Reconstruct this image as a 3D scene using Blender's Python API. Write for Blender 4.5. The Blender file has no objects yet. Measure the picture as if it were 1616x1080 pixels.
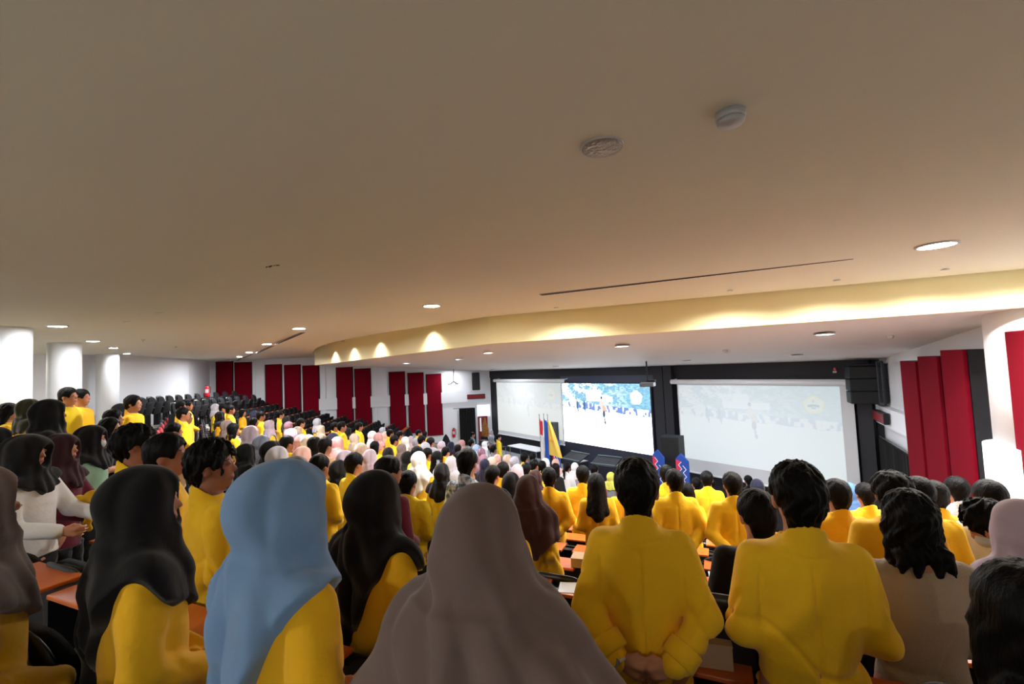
import bpy, math, random
import numpy as np
from mathutils import Vector, Matrix, Euler
random.seed(7); np.random.seed(7)
sc = bpy.context.scene
COL = sc.collection
# ---------------- camera ----------------
EYE = 4.75                      # height of the lens over the stage floor
FPX = 718.0                     # focal length in pixels of the 1616 px frame
PITCH = math.atan(38/718.0); ROLL = math.radians(2.55)
def cam_rows():
    sp, cp, sr, cr = math.sin(PITCH), math.cos(PITCH), math.sin(ROLL), math.cos(ROLL)
    R = (cr, sr, 0.0)
    F = (sr*sp, -cr*sp, -cp)
    U = (-sr*cp, cr*cp, -sp)
    return R, F, U
CR, CF, CU = cam_rows()
cd = bpy.data.cameras.new('camera'); cam = bpy.data.objects.new('camera', cd); COL.objects.link(cam)
cd.sensor_width = 36.0; cd.lens = 36.0*FPX/1616.0; cd.clip_start = 0.05; cd.clip_end = 200
M = Matrix((CR, CF, CU)).to_4x4(); M.translation = Vector((0, 0, EYE))
cam.matrix_world = M
sc.camera = cam
# ---------------- world and exposure ----------------
w = bpy.data.worlds.new('world'); sc.world = w; w.use_nodes = True
w.node_tree.nodes['Background'].inputs[0].default_value = (0.95, 0.93, 0.88, 1)
w.node_tree.nodes['Background'].inputs[1].default_value = 0.5
sc.view_settings.view_transform = 'Standard'; sc.view_settings.look = 'None'
sc.view_settings.gamma = 1; sc.view_settings.use_curve_mapping = False
sc.view_settings.exposure = 0.0
sc.cycles.max_bounces = 8; sc.cycles.diffuse_bounces = 6; sc.cycles.glossy_bounces = 2
sc.cycles.sample_clamp_indirect = 8.0; sc.cycles.use_denoising = True
DOWNLIGHT = 820.0                # emission of the round ceiling lights
COVE_W = 170.0                   # lamps in the recess before the bulkhead
def ray(px, py):
    x, y = (px-808)/FPX, -(py-540)/FPX
    v = (x, y, -1.0)
    return Vector((sum(a*b for a, b in zip(CR, v)), sum(a*b for a, b in zip(CF, v)), sum(a*b for a, b in zip(CU, v))))
def at_z(px, py, z):
    d = ray(px, py); t = (z-EYE)/d.z
    return Vector((d.x*t, d.y*t, z))
def at_d(px, py, dist):
    d = ray(px, py); t = dist/d.y
    return Vector((d.x*t, dist, EYE+d.z*t))
# ---------------- hall frame: s along the front wall, r away from it ----------------
P0 = Vector((-1.39, 27.0)); HEAD = math.radians(145)
WV = Vector((math.sin(HEAD), math.cos(HEAD))); NB = Vector((-math.cos(HEAD-math.pi)*1.0, 0))
NB = Vector((-0.8192, -0.5736))
FRONT_L = 18.72
def sr(s, r, z=0.0):
    p = P0 + WV*s + NB*r
    return Vector((p.x, p.y, z))
def to_sr(x, y):
    v = Vector((x, y)) - P0
    return v.dot(WV), v.dot(NB)
FAN = math.radians(28)
def lw(t, z=0, out=0.0):        # left wall, t metres from the front corner, out = into the hall
    f = math.radians(26)
    return sr(-math.sin(f)*t+math.cos(f)*out, math.cos(f)*t+math.sin(f)*out, z)
def rw(t, z=0, out=0.0):
    return sr(FRONT_L+math.sin(FAN)*t-math.cos(FAN)*out, math.cos(FAN)*t+math.sin(FAN)*out, z)
def hit(px, py, a, b):
    """where the pixel's sight line meets the vertical plane through a and b: parameter t along a->b and z"""
    d = ray(px, py)
    ax, ay = a.x, a.y; ux, uy = b.x-ax, b.y-ay
    L = math.hypot(ux, uy); ux /= L; uy /= L
    # k*d = a + t*u
    den = d.x*(-uy)+ux*d.y
    k = (ax*(-uy)+ux*ay)/den
    x, y, z = d.x*k, d.y*k, EYE+d.z*k
    return (x-ax)*ux+(y-ay)*uy, z
def lhit(px, py, out=0): return hit(px, py, lw(0, 0, out), lw(1, 0, out))
def rhit(px, py, out=0): return hit(px, py, rw(0, 0, out), rw(1, 0, out))
def fhit(px, py, out=0): return hit(px, py, sr(0, out), sr(1, out))
# ---------------- materials ----------------
def s2l(c): return tuple(((x/255)/12.92 if x/255 <= 0.04045 else ((x/255+0.055)/1.055)**2.4) for x in c)
_M = {}
def mat(name, rgb, rough=0.6, metal=0.0, noise=None, bump=None, emit=None, spec=0.4, sheen=0.0, wave=None):
    if name in _M: return _M[name]
    m = bpy.data.materials.new(name); m.use_nodes = True; nt = m.node_tree; n = nt.nodes; l = nt.links
    b = n['Principled BSDF']; c = s2l(rgb)+(1,)
    b.inputs['Base Color'].default_value = c; b.inputs['Roughness'].default_value = rough; b.inputs['Metallic'].default_value = metal
    b.inputs['Specular IOR Level'].default_value = spec
    if sheen: b.inputs['Sheen Weight'].default_value = sheen
    tc = n.new('ShaderNodeTexCoord')
    if noise:
        scale, amt, rgb2 = noise
        t = n.new('ShaderNodeTexNoise'); t.inputs['Scale'].default_value = scale; t.inputs['Detail'].default_value = 5
        l.new(tc.outputs['Object'], t.inputs['Vector'])
        r = n.new('ShaderNodeValToRGB'); r.color_ramp.elements[0].position = 0.5-amt; r.color_ramp.elements[1].position = 0.5+amt
        r.color_ramp.elements[0].color = c; r.color_ramp.elements[1].color = s2l(rgb2)+(1,)
        l.new(t.outputs['Fac'], r.inputs['Fac']); l.new(r.outputs['Color'], b.inputs['Base Color'])
    if bump:
        scale, st = bump[:2]; stretch = bump[2] if len(bump) > 2 else (1, 1, 1)
        mp = n.new('ShaderNodeMapping'); mp.inputs['Scale'].default_value = stretch
        t = n.new('ShaderNodeTexNoise'); t.inputs['Scale'].default_value = scale; t.inputs['Detail'].default_value = 4
        l.new(tc.outputs['Object'], mp.inputs['Vector']); l.new(mp.outputs['Vector'], t.inputs['Vector'])
        bp = n.new('ShaderNodeBump'); bp.inputs['Strength'].default_value = st; bp.inputs['Distance'].default_value = 0.02
        l.new(t.outputs['Fac'], bp.inputs['Height']); l.new(bp.outputs['Normal'], b.inputs['Normal'])
    if emit:
        b.inputs['Emission Color'].default_value = s2l(emit[0])+(1,); b.inputs['Emission Strength'].default_value = emit[1]
    _M[name] = m
    return m
WHITE = mat('white_paint', (232, 235, 240), 0.7, bump=(30, 0.05))
GREYW = mat('pale_grey_paint', (226, 228, 234), 0.75)
CEIL = mat('ceiling_plaster', (224, 222, 206), 0.8, noise=(0.35, 0.3, (220, 220, 202)))
CEILF = mat('front_ceiling_plaster', (214, 208, 206), 0.6)
CREAM = mat('cream_bulkhead_paint', (232, 222, 176), 0.7)
COVE = mat('recess_paint', (214, 190, 118), 0.8)
RED = mat('maroon_acoustic_fabric', (116, 5, 27), 0.9, bump=(220, 0.15), spec=0.1)
BLACK = mat('black_paint', (22, 22, 27), 0.6)
BLACKW = mat('black_wall_paint', (34, 35, 42), 0.65, bump=(40, 0.05))
NAVY = mat('dark_panel', (44, 44, 60), 0.5)
CURT = mat('black_curtain_cloth', (10, 10, 12), 0.9)
SPK = mat('speaker_cabinet', (30, 36, 40), 0.6, bump=(300, 0.2))
GRILL = mat('speaker_grille', (18, 20, 22), 0.5, bump=(600, 0.4))
METAL = mat('grey_metal', (150, 152, 158), 0.35, 0.8)
DKMET = mat('dark_metal', (45, 47, 52), 0.4, 0.7)
ALU = mat('screen_housing', (222, 224, 228), 0.4)
LIT = mat('lamp_diffuser', (255, 255, 255), 0.5, emit=((255, 250, 240), DOWNLIGHT))
LITX = mat('lamp_diffuser_bright', (255, 255, 255), 0.5, emit=((250, 252, 255), DOWNLIGHT*2.6))
LITM = mat('lamp_diffuser_side', (255, 255, 255), 0.5, emit=((255, 250, 240), DOWNLIGHT*0.38))
LITC = mat('lamp_diffuser_dim', (255, 255, 255), 0.5, emit=((250, 252, 255), DOWNLIGHT*0.25))
LITH = mat('lamp_diffuser_soft', (255, 255, 255), 0.5, emit=((248, 250, 255), DOWNLIGHT*0.45))
LITF = mat('lamp_diffuser_front', (255, 255, 255), 0.5, emit=((244, 248, 255), DOWNLIGHT*1.35))
PLASTIC = mat('white_plastic', (190, 192, 196), 0.4)
FILM = mat('clear_film_over_detector', (150, 140, 128), 0.15, spec=0.8, bump=(60, 0.6))
ORANGE = mat('orange_laminate', (204, 104, 42), 0.35, noise=(6, 0.3, (186, 88, 34)))
SEATB = mat('black_seat_fabric', (20, 20, 24), 0.85, bump=(250, 0.3))
SEATP = mat('black_seat_plastic', (24, 25, 28), 0.35, spec=0.5)
SEATR = mat('rose_red_seat_fabric', (206, 74, 88), 0.85, bump=(250, 0.3))
DOORM = mat('maroon_door', (120, 36, 44), 0.5)
def stripe_floor():
    m = bpy.data.materials.new('striped_carpet_tile'); m.use_nodes = True; nt = m.node_tree; n = nt.nodes; l = nt.links
    b = n['Principled BSDF']; b.inputs['Roughness'].default_value = 0.7
    tc = n.new('ShaderNodeTexCoord'); mp = n.new('ShaderNodeMapping'); mp.inputs['Rotation'].default_value = (0, 0, math.radians(35)); 
    br = n.new('ShaderNodeTexBrick'); br.inputs['Scale'].default_value = 1.0; br.inputs['Brick Width'].default_value = 0.9; br.inputs['Row Height'].default_value = 0.11
    br.inputs['Mortar Size'].default_value = 0.004; br.inputs['Color1'].default_value = s2l((206, 198, 188))+(1,); br.inputs['Color2'].default_value = s2l((88, 80, 76))+(1,)
    br.inputs['Mortar'].default_value = s2l((60, 55, 52))+(1,)
    l.new(tc.outputs['Object'], mp.inputs['Vector']); l.new(mp.outputs['Vector'], br.inputs['Vector']); l.new(br.outputs['Color'], b.inputs['Base Color'])
    return m
FLOORM = stripe_floor()
STAGEF = mat('pale_stage_floor', (196, 200, 206), 0.25, noise=(1.5, 0.3, (176, 182, 190)))
# ---------------- mesh helpers ----------------
class MB:
    def __init__(s): s.v = []; s.f = []; s.m = []; s.mi = 0
    def add(s, vs, fs):
        o = len(s.v); s.v += [tuple(v) for v in vs]; s.f += [tuple(i+o for i in f) for f in fs]; s.m += [s.mi]*len(fs)
        return s
    def box(s, c, size, rot=0.0, tilt=None):
        hx, hy, hz = [a/2 for a in size]
        R = Matrix.Rotation(rot, 3, 'Z')
        if tilt is not None: R = R @ Matrix.Rotation(tilt, 3, 'X')
        vs = [Vector(c)+R @ Vector((x*hx, y*hy, z*hz)) for x in (-1, 1) for y in (-1, 1) for z in (-1, 1)]
        return s.add(vs, [(0, 1, 3, 2), (4, 6, 7, 5), (0, 4, 5, 1), (2, 3, 7, 6), (0, 2, 6, 4), (1, 5, 7, 3)])
    def prism(s, pts, z0, z1):
        n = len(pts)
        zs0 = z0 if hasattr(z0, '__len__') else [z0]*n; zs1 = z1 if hasattr(z1, '__len__') else [z1]*n
        vs = [(p[0], p[1], zs0[i]) for i, p in enumerate(pts)]+[(p[0], p[1], zs1[i]) for i, p in enumerate(pts)]
        fs = [tuple(range(n))[::-1], tuple(range(n, 2*n))]+[(i, (i+1) % n, n+(i+1) % n, n+i) for i in range(n)]
        return s.add(vs, fs)
    def rings(s, rings, cap=True, closed=False):
        n = len(rings[0]); k = len(rings); vs = [p for r in rings for p in r]; fs = []
        for i in range(k-1+(1 if closed else 0)):
            a, b = i*n, ((i+1) % k)*n
            for j in range(n): fs.append((a+j, a+(j+1) % n, b+(j+1) % n, b+j))
        if cap and not closed: fs += [tuple(range(n))[::-1], tuple(range((k-1)*n, k*n))]
        return s.add(vs, fs)
    def lathe(s, c, prof, n=24, axis='Z'):
        rs = []
        for r, z in prof:
            ring = []
            for j in range(n):
                a = 2*math.pi*j/n; x, y = r*math.cos(a), r*math.sin(a)
                ring.append(Vector(c)+Vector((x, y, z)))
            rs.append(ring)
        return s.rings(rs)
    def tube(s, pts, r, n=8):
        pts = [Vector(p) for p in pts]; rr = r if hasattr(r, '__len__') else [r]*len(pts); rs = []
        for i, p in enumerate(pts):
            d = (pts[min(i+1, len(pts)-1)]-pts[max(i-1, 0)]).normalized()
            u = d.orthogonal().normalized() if i == 0 else (u-d*u.dot(d)).normalized()
            v = d.cross(u)
            rs.append([p+(u*math.cos(2*math.pi*j/n)+v*math.sin(2*math.pi*j/n))*rr[i] for j in range(n)])
        return s.rings(rs)
    def build(s, name, m, parent=None, bevel=0.0, smooth=False):
        me = bpy.data.meshes.new(name); me.from_pydata(s.v, [], s.f); 
        for mm in (m if isinstance(m, (list, tuple)) else [m]): me.materials.append(mm)
        if any(s.m):
            for p, i in zip(me.polygons, s.m): p.material_index = i
        o = bpy.data.objects.new(name, me); COL.objects.link(o)
        if parent is not None: o.parent = parent
        if smooth:
            for p in me.polygons: p.use_smooth = True
        if bevel:
            b = o.modifiers.new('bevel', 'BEVEL'); b.width = bevel; b.segments = 2; b.limit_method = 'ANGLE'
        import bmesh
        bm = bmesh.new(); bm.from_mesh(me); bmesh.ops.recalc_face_normals(bm, faces=bm.faces); bm.to_mesh(me); bm.free()
        return o
def fast_mesh(name, V, F, smooth=True):
    me = bpy.data.meshes.new(name); V = np.asarray(V, np.float32); F = np.asarray(F, np.int32)
    me.vertices.add(len(V)); me.vertices.foreach_set('co', V.ravel())
    me.loops.add(F.size); me.loops.foreach_set('vertex_index', F.ravel())
    me.polygons.add(len(F)); me.polygons.foreach_set('loop_start', np.arange(0, F.size, F.shape[1], dtype=np.int32))
    me.polygons.foreach_set('use_smooth', np.full(len(F), smooth)); me.update(calc_edges=True); return me
def tag(o, label, cat, group=None):
    o['label'] = label; o['category'] = cat
    if group: o['group'] = group
    return o
def struct(o): o['kind'] = 'structure'; return o
def empty(name, loc, rz=0.0, label=None, cat=None, group=None):
    o = bpy.data.objects.new(name, None); COL.objects.link(o); o.location = loc; o.rotation_euler = (0, 0, rz); o.empty_display_size = 0.1
    if label: tag(o, label, cat, group)
    return o
def copy_tree(o, parent=None):
    c = o.copy(); COL.objects.link(c); c.parent = parent
    for ch in list(o.children): copy_tree(ch, c)
    return c
ANG_F = math.atan2(WV.y, WV.x)          # rotation that turns local +x along the front wall (left to right)
# ---------------- rows: concentric three-sided polygons round the stage ----------------
CL, CRN, RB = 2.5, 16.3, 10.2           # bulkhead corners (s) and its distance from the front wall
T155 = math.tan(math.radians(15.5)); SEG = math.radians(31)
PITCH_ROW = 0.85
def qval(x, y):
    s, r = to_sr(x, y)
    qm = r-RB
    qr = (s-CRN)*math.sin(SEG)+(r-RB)*math.cos(SEG)
    ql = (CL-s)*math.sin(SEG)+(r-RB)*math.cos(SEG)
    return max(qm, qr, ql), (qr >= max(qm, ql)) and 'R' or ((ql > qm) and 'L' or 'M')
def zrow(k):
    if k < 0: return EYE-1.75-0.235*max(k, -2)
    k = min(k, 15)
    return max(0.0, EYE-1.75-0.235*k+0.0025*k*k)
def rowk(q): return (6.1-q)/PITCH_ROW
def fsmooth(x, y):
    return max(0.0, zrow(rowk(qval(x, y)[0])))
def fstep(x, y):
    k = math.floor(rowk(qval(x, y)[0])+0.5)
    return 0.0 if k > 15 else zrow(max(k, -2))
def polyq(q, t=16.0):
    """corner points of the row line at offset q, from the left side to the right side"""
    a = (CL-q*T155, RB+q); b = (CRN+q*T155, RB+q)
    return [(a[0]-t*math.cos(SEG), a[1]-t*math.sin(SEG)), a, b, (b[0]+t*math.cos(SEG), b[1]-t*math.sin(SEG))]
# floor terraces
mb = MB()
ks = list(range(-2, 16))
for k in ks:
    q1 = 6.1-PITCH_ROW*(k-0.5) if k > -2 else 10.5
    q0 = 6.1-PITCH_ROW*(k+0.5)
    z = zrow(k); zn = zrow(k+1) if k < 15 else 0.0
    A = polyq(q1); B = polyq(q0)
    for i in range(3):
        mb.add([sr(*A[i], z), sr(*A[i+1], z), sr(*B[i+1], z), sr(*B[i], z)], [(0, 1, 2, 3)])
        mb.add([sr(*B[i], z), sr(*B[i+1], z), sr(*B[i+1], zn-0.001), sr(*B[i], zn-0.001)], [(0, 1, 2, 3)])
struct(mb.build('floor', FLOORM))
mb = MB(); mb.add([sr(-8, -3, 0), sr(28, -3, 0), sr(28, 12, 0), sr(-8, 12, 0)], [(0, 1, 2, 3)])
struct(mb.build('floor_stage', STAGEF))
# ---------------- ceilings ----------------
ZC = EYE+0.82; ZB = EYE+0.40; ZF = EYE-0.27; ZTOP = EYE+0.98
# back ceiling: edge follows the bulkhead with a bowed recess along the middle segment
edge = []
bp = polyq(0.0, 9.0)
gap = lambda u: 0.05+0.75*math.sin(math.pi*u)**0.8
left = polyq(0.05, 9.0)
edge.append(left[0])
N = 24
for i in range(N+1):
    u = i/N; g = 0.05+0.85*math.sin(math.pi*min(1, max(0, u)))
    edge.append((CL+(CRN-CL)*u, RB+g))
edge.append(polyq(0.05, 9.0)[3])
back = [(30, 2), (30, 18.6), (-24, 18.6), (-24, 2)]
mb = MB()
pts = [sr(*p) for p in edge]+[sr(*p) for p in back]
def zc_at(s_): return ZC+0.006*(22.9-s_)
zz = [zc_at(s_) for s_, r_ in edge+back]
mb.prism([(p.x, p.y) for p in pts], zz, [z+0.10 for z in zz])
struct(mb.build('ceiling', CEIL))
mb = MB()    # recess roof
rr = [(-26, -6), (44, -6), (44, 12), (-26, 12)]
mb.prism([tuple(sr(*p))[:2] for p in rr], ZC+0.36, ZC+0.46)
struct(mb.build('ceiling_recess', COVE))
mb = MB()    # bulkhead face
o = polyq(0.0, 10.0); i_ = polyq(-0.15, 10.0)
for k in range(3):
    mb.prism([tuple(sr(*p))[:2] for p in (o[k], o[k+1], i_[k+1], i_[k])], ZB, ZC+0.36)
struct(mb.build('ceiling_bulkhead', CREAM))
mb = MB()    # sloping front ceiling
A = polyq(-0.15, 10.0)
fl, fr = (-0.6, -0.4), (FRONT_L+0.6, -0.4)
mb.add([sr(*A[1], ZB+0.01), sr(*A[2], ZB+0.01), sr(*fr, ZF), sr(*fl, ZF)], [(0, 1, 2, 3)])
mb.add([sr(*A[2], ZB+0.01), sr(*A[3], ZB+0.01), sr(*fr, ZF)], [(0, 1, 2)])
mb.add([sr(*A[0], ZB+0.01), sr(*A[1], ZB+0.01), sr(*fl, ZF)], [(0, 1, 2)])
struct(mb.build('ceiling_front', CEILF))
def fceil(px, py):
    """point where the sight line meets the sloping front ceiling"""
    d = ray(px, py); k = 0.5
    best = None
    while k < 40:
        x, y, z = d.x*k, d.y*k, EYE+d.z*k
        s, r = to_sr(x, y)
        cz = ZF+(ZB-ZF)*min(1.0, max(0.0, (max(r, 0)+0.4)/(RB+0.4))) if CL <= s <= CRN else None
        if cz is None:
            e = A[3] if s > CRN else A[0]; c = A[2] if s > CRN else A[1]; f0 = fr if s > CRN else fl
            # plane through three points
            p1, p2, p3 = Vector((c[0], c[1], ZB)), Vector((e[0], e[1], ZB)), Vector((f0[0], f0[1], ZF))
            nn = (p2-p1).cross(p3-p1); cz = p1.z-((s-p1.x)*nn.x+(r-p1.y)*nn.y)/nn.z
        q, _ = qval(x, y)
        if q < 0.0:
            diff = z-cz
            if best is None or abs(diff) < best[0]: best = (abs(diff), Vector((x, y, cz)))
        k += 0.02
    return best[1]
# ---------------- walls ----------------
def wallbox(fn, t0, t1, z0, z1, d0, d1):
    mb = MB(); pts = [fn(t0, 0, d0), fn(t1, 0, d0), fn(t1, 0, d1), fn(t0, 0, d1)]
    return mb.prism([(p.x, p.y) for p in pts], z0, z1)
struct(wallbox(lw, -0.3, 15.2, -0.5, ZTOP+0.3, -0.3, 0.0).build('wall_left', WHITE))
poly = [lw(15.2), Vector((-14.6, 20.5, 0)), Vector((-13.1, 15.0, 0)), Vector((-13.3, 13.4, 0)), Vector((-15.2, 10.5, 0)), Vector((-18.0, 4.0, 0))]
for k_, (a_, b_) in enumerate(zip(poly, poly[1:])):
    n_ = Vector((b_.y-a_.y, a_.x-b_.x, 0)).normalized()*0.25
    if n_.x > 0: n_ = -n_
    mb = MB(); mb.prism([(p.x, p.y) for p in (a_, b_, b_+n_, a_+n_)], -0.5, ZTOP+0.5)
    struct(mb.build('wall_left_rear', GREYW))
struct(wallbox(rw, -0.3, 30, -0.5, ZTOP+0.3, -0.3, 0.0).build('wall_right', WHITE))
mb = MB(); pts = [sr(-1.0, 0), sr(FRONT_L+1.0, 0), sr(FRONT_L+1, -0.3), sr(-1, -0.3)]
struct(mb.prism([(p.x, p.y) for p in pts], -0.5, ZTOP, ).build('wall_front', BLACKW))
# rear wall left out behind the seats so world fill light reaches the ceiling
# ================= ceiling fixtures =================
def top_hit(px, py):
    z = ZC+0.1
    for _ in range(6):
        p = at_z(px, py, z); s_, r_ = to_sr(p.x, p.y); z = zc_at(s_)
    return p
def downlight(p, r, m, label, group):
    root = empty('downlight', (p.x, p.y, p.z-0.012), 0, label, 'ceiling light', group)
    MB().lathe((0, 0, 0), [(r*1.0, 0.02), (r*1.22, 0.02), (r*1.2, 0.0), (r*1.02, -0.004), (r*1.0, 0.003)], 28).build('trim_ring', PLASTIC, root, smooth=True)
    MB().lathe((0, 0, 0), [(r, 0.012), (r, 0.0)], 28).build('diffuser', m, root)
    return root
def spot(p, power, size=2.4, col=(1.0, 0.93, 0.82), blend=0.6, rad=0.08):
    l = bpy.data.lights.new('lamp', 'SPOT'); l.energy = power; l.spot_size = size; l.spot_blend = blend; l.color = col; l.shadow_soft_size = rad
    o = bpy.data.objects.new('lamp', l); COL.objects.link(o); o.location = p
    return o
for px, py, r, lb in [(1478, 386, .115, 'largest round downlight, before the maroon wall panels'), (681, 482, .10, 'round downlight close to the corner of the cream bulkhead'),
                  (472, 518, .10, 'round downlight at the near end of the slot line by the bulkhead'), (421, 543, .10, 'second round downlight along the slot line'),
                  (393, 556, .10, 'third round downlight along the slot line'), (378, 563, .10, 'fourth round downlight along the slot line'),
                  (365, 569, .10, 'last small downlight above the first maroon panel'),
                  (91, 514, .10, 'round downlight between the thickest and second white columns'), (147, 538, .10, 'round downlight just past the second white column'),
                  (179, 549, .09, 'round downlight above the third white column'), (200, 558, .09, 'smallest round downlight above the grey rear wall')]:
    downlight(top_hit(px, py), r, LITC if px < 210 else LITX if px < 480 else LITM if px > 1400 else LIT, lb, None)
# unseen downlights added behind the lens to brighten the rear ceiling by bounce
for s_, r_ in [(21.0, 17.6), (25.5, 17.3), (14.0, 17.8), (8.5, 17.8), (16.5, 15.6)]:
    if (s_, r_) == (16.5, 15.6): continue
    downlight(sr(s_, r_, zc_at(s_)), .10, LIT, 'unseen round downlight added to the rear ceiling behind the seats', 'added rear downlights')
FL = [(1301, 526, .13, 'round downlight of the lower ceiling beside the maroon panels'), (982, 545, .12, 'round downlight over the middle of the crowd before the lit wall'),
      (1083, 569, .11, 'downlight just above the gap between the bright wall and the wide screen'), (1258, 560, .11, 'downlight above the middle of the wide projection screen'),
      (877, 578, .12, 'downlight above the meeting of the two bright pictures'), (778, 583, .12, 'downlight above the corner of the black wall'), (709, 584, .12, 'downlight above the white wall near the hanging speaker'),
      (641, 573, .12, 'downlight above the last group of maroon panels'), (770, 556, .10, 'dim flush downlight close to the bulkhead corner'), (725, 566, .10, 'dim flush downlight past the bulkhead')]
for px, py, r, lb in FL:
    p = fceil(px, py); d = downlight(p+Vector((0, 0, -0.01)), r*0.9, LITH if (px > 1200 or 700 < px < 720) else LITF, lb, None)
# more of the same lower-ceiling lights whose sight line the bulkhead and heads cover
for s_, r_ in [(7.0, 7.0), (11.5, 7.2), (3.2, 3.0), (6.0, 1.6), (15.5, 6.6), (-1.5, 8.0)]:
    pz = ZF+(ZB-ZF)*(r_+0.4)/(RB+0.4)
# lamps in the recess that wash the cream bulkhead
A0 = polyq(0.0, 7.5)
def rec(seg, u, off=0.30):
    a, b = A0[seg], A0[seg+1]
    s_, r_ = a[0]+(b[0]-a[0])*u, a[1]+(b[1]-a[1])*u
    n = [(-math.sin(SEG), math.cos(SEG)), (0, 1), (math.sin(SEG), math.cos(SEG))][seg]
    return sr(s_+n[0]*off, r_+n[1]*off, ZC-0.02)
for seg, us in [(1, [0.08, 0.25, 0.42, 0.60, 0.84])]:
    for u in us:
        p = rec(seg, u, 0.34)
        root = empty('recess_spotlight', (p.x, p.y, ZC+0.31), 0, 'small spotlight in the recess before the cream bulkhead', 'spotlight', 'recess spotlights')
        MB().lathe((0, 0, 0), [(0.02, 0.05), (0.02, 0.0), (0.045, -0.01), (0.05, -0.13), (0.042, -0.13), (0.03, -0.06)], 16).build('lamp_head', PLASTIC, root, smooth=True)
        l = spot(Vector((p.x, p.y, ZC+0.14)), COVE_W*.7, 2.3, (1.0, 0.95, 0.86), 0.7, 0.03)
for px, py in [(900, 490), (1150, 470), (1300, 460), (1450, 450), (1600, 444)]:
    # right segment: lamps sit just behind the ceiling edge
    t, z = hit(px, py, sr(*A0[2], 0), sr(*A0[3], 0))
    a, b = A0[2], A0[3]; L = math.hypot(b[0]-a[0], b[1]-a[1]); s_, r_ = a[0]+(b[0]-a[0])*t/L, a[1]+(b[1]-a[1])*t/L
    p = sr(s_+math.sin(SEG)*0.7, r_+math.cos(SEG)*0.7, ZC-0.01)
    root = empty('wash_spotlight', (p.x, p.y, p.z), 0, 'flush spotlight washing the long cream bulkhead', 'spotlight', 'bulkhead wash spotlights')
    MB().lathe((0, 0, 0), [(0.035, 0.01), (0.035, 0.0), (0.028, 0.0)], 16).build('trim_ring', PLASTIC, root)
    l = spot(p+Vector((0, 0, -0.015)), COVE_W*2.0, 2.8, (1.0, 0.97, 0.9), 0.9, 0.03)
# slot diffusers
def slot(p, q, wd, label, seg=4):
    p, q = Vector(p), Vector(q); d = q-p; L = d.length; a = math.atan2(d.y, d.x)
    root = empty('linear_air_slot', p, 0, label, 'air vent', None)
    MB().box((math.cos(a)*L/2, math.sin(a)*L/2, -0.006), (L, wd, 0.012), a).build('frame', METAL, root)
    for k in (-1, 1):
        off = Vector((-math.sin(a), math.cos(a), 0))*wd*0.2*k
        MB().box(Vector((math.cos(a)*L/2, math.sin(a)*L/2, -0.0145))+off, (L*0.99, wd*0.16, 0.006), a).build('slot', BLACK, root)
slot(top_hit(853, 464.5), top_hit(1350, 408.5), 0.05, 'long thin grey air slot in the ceiling, before the cream bulkhead')
for (a, b), lb in zip([((478, 524.5), (437, 541)), ((430, 546), (405, 556)), ((398, 559), (384, 564)), ((381, 565), (372, 570))],
                  ['first dark air slot from the cream bulkhead', 'second dark air slot in the line of downlights', 'third, shorter dark air slot in the line of downlights', 'last, shortest dark air slot over the first maroon panel']):
    slot(top_hit(*a), top_hit(*b), 0.09, lb)
# smoke detectors, camera dome
p = top_hit(950, 231)
root = empty('covered_detector', p, 0, 'round ceiling fitting wrapped in crinkled clear film', 'detector')
MB().lathe((0, 0, 0), [(0.078, 0.0), (0.077, -0.006), (0.07, -0.010), (0.05, -0.014), (0.0, -0.015)], 28).build('cover', FILM, root, smooth=True)
MB().lathe((0, 0, 0), [(0.0795, 0.001), (0.083, -0.002), (0.080, -0.008), (0.075, -0.006)], 28).build('rim', PLASTIC, root, smooth=True)
p = top_hit(1152, 178)
root = empty('smoke_detector', p, 0, 'small white smoke detector on the plain ceiling', 'detector')
MB().lathe((0, 0, 0), [(0.048, 0.0), (0.048, -0.02), (0.046, -0.024)], 24).build('base', PLASTIC, root, smooth=True)
MB().lathe((0, 0, 0), [(0.044, -0.025), (0.043, -0.036), (0.036, -0.043), (0.0, -0.045)], 24).build('head', PLASTIC, root, smooth=True)
for px, py, lb in [(428, 420, 'dark torn spot in the ceiling plaster'), (250, 494, 'thin pale scar on the ceiling before the dark torn spot'), (198, 508, 'faint scar on the ceiling near the white columns')]:
    p = top_hit(px, py); mb = MB(); 
    for k in range(5):
        mb.box((-0.05+0.028*k, 0.006*math.sin(k*2.1), -0.002), (0.024 if k != 3 else 0.012, 0.010+0.006*math.sin(k*1.7), 0.004), 0.2*k-0.5)
    o = mb.build('ceiling_scar', BLACK if px == 428 else PLASTIC); o.location = p; o.rotation_euler = (0, 0, -0.4); tag(o, lb, 'damage')
for px, py, lb in [(226, 536, 'tiny sprinkler head near the white columns'), (278, 547, 'tiny sprinkler head before the grey rear wall')]:
    p = top_hit(px, py); o = MB().lathe((0, 0, 0), [(0.035, 0), (0.03, -0.012), (0.012, -0.014), (0.012, -0.04), (0.0, -0.042)], 14).build('sprinkler_head', PLASTIC, smooth=True)
    o.location = p; tag(o, lb, 'sprinkler')
for px, py, lb in [(1144, 553, 'small white dome detector on the lower ceiling'), (1405, 531, 'tiny detector on the lower ceiling near the maroon panels')]:
    p = fceil(px, py); o = MB().lathe((0, 0, 0), [(0.05, 0.02), (0.05, -0.02), (0.03, -0.045), (0.0, -0.05)], 16).build('dome_detector', PLASTIC, smooth=True)
    o.location = p; tag(o, lb, 'detector')
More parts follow.
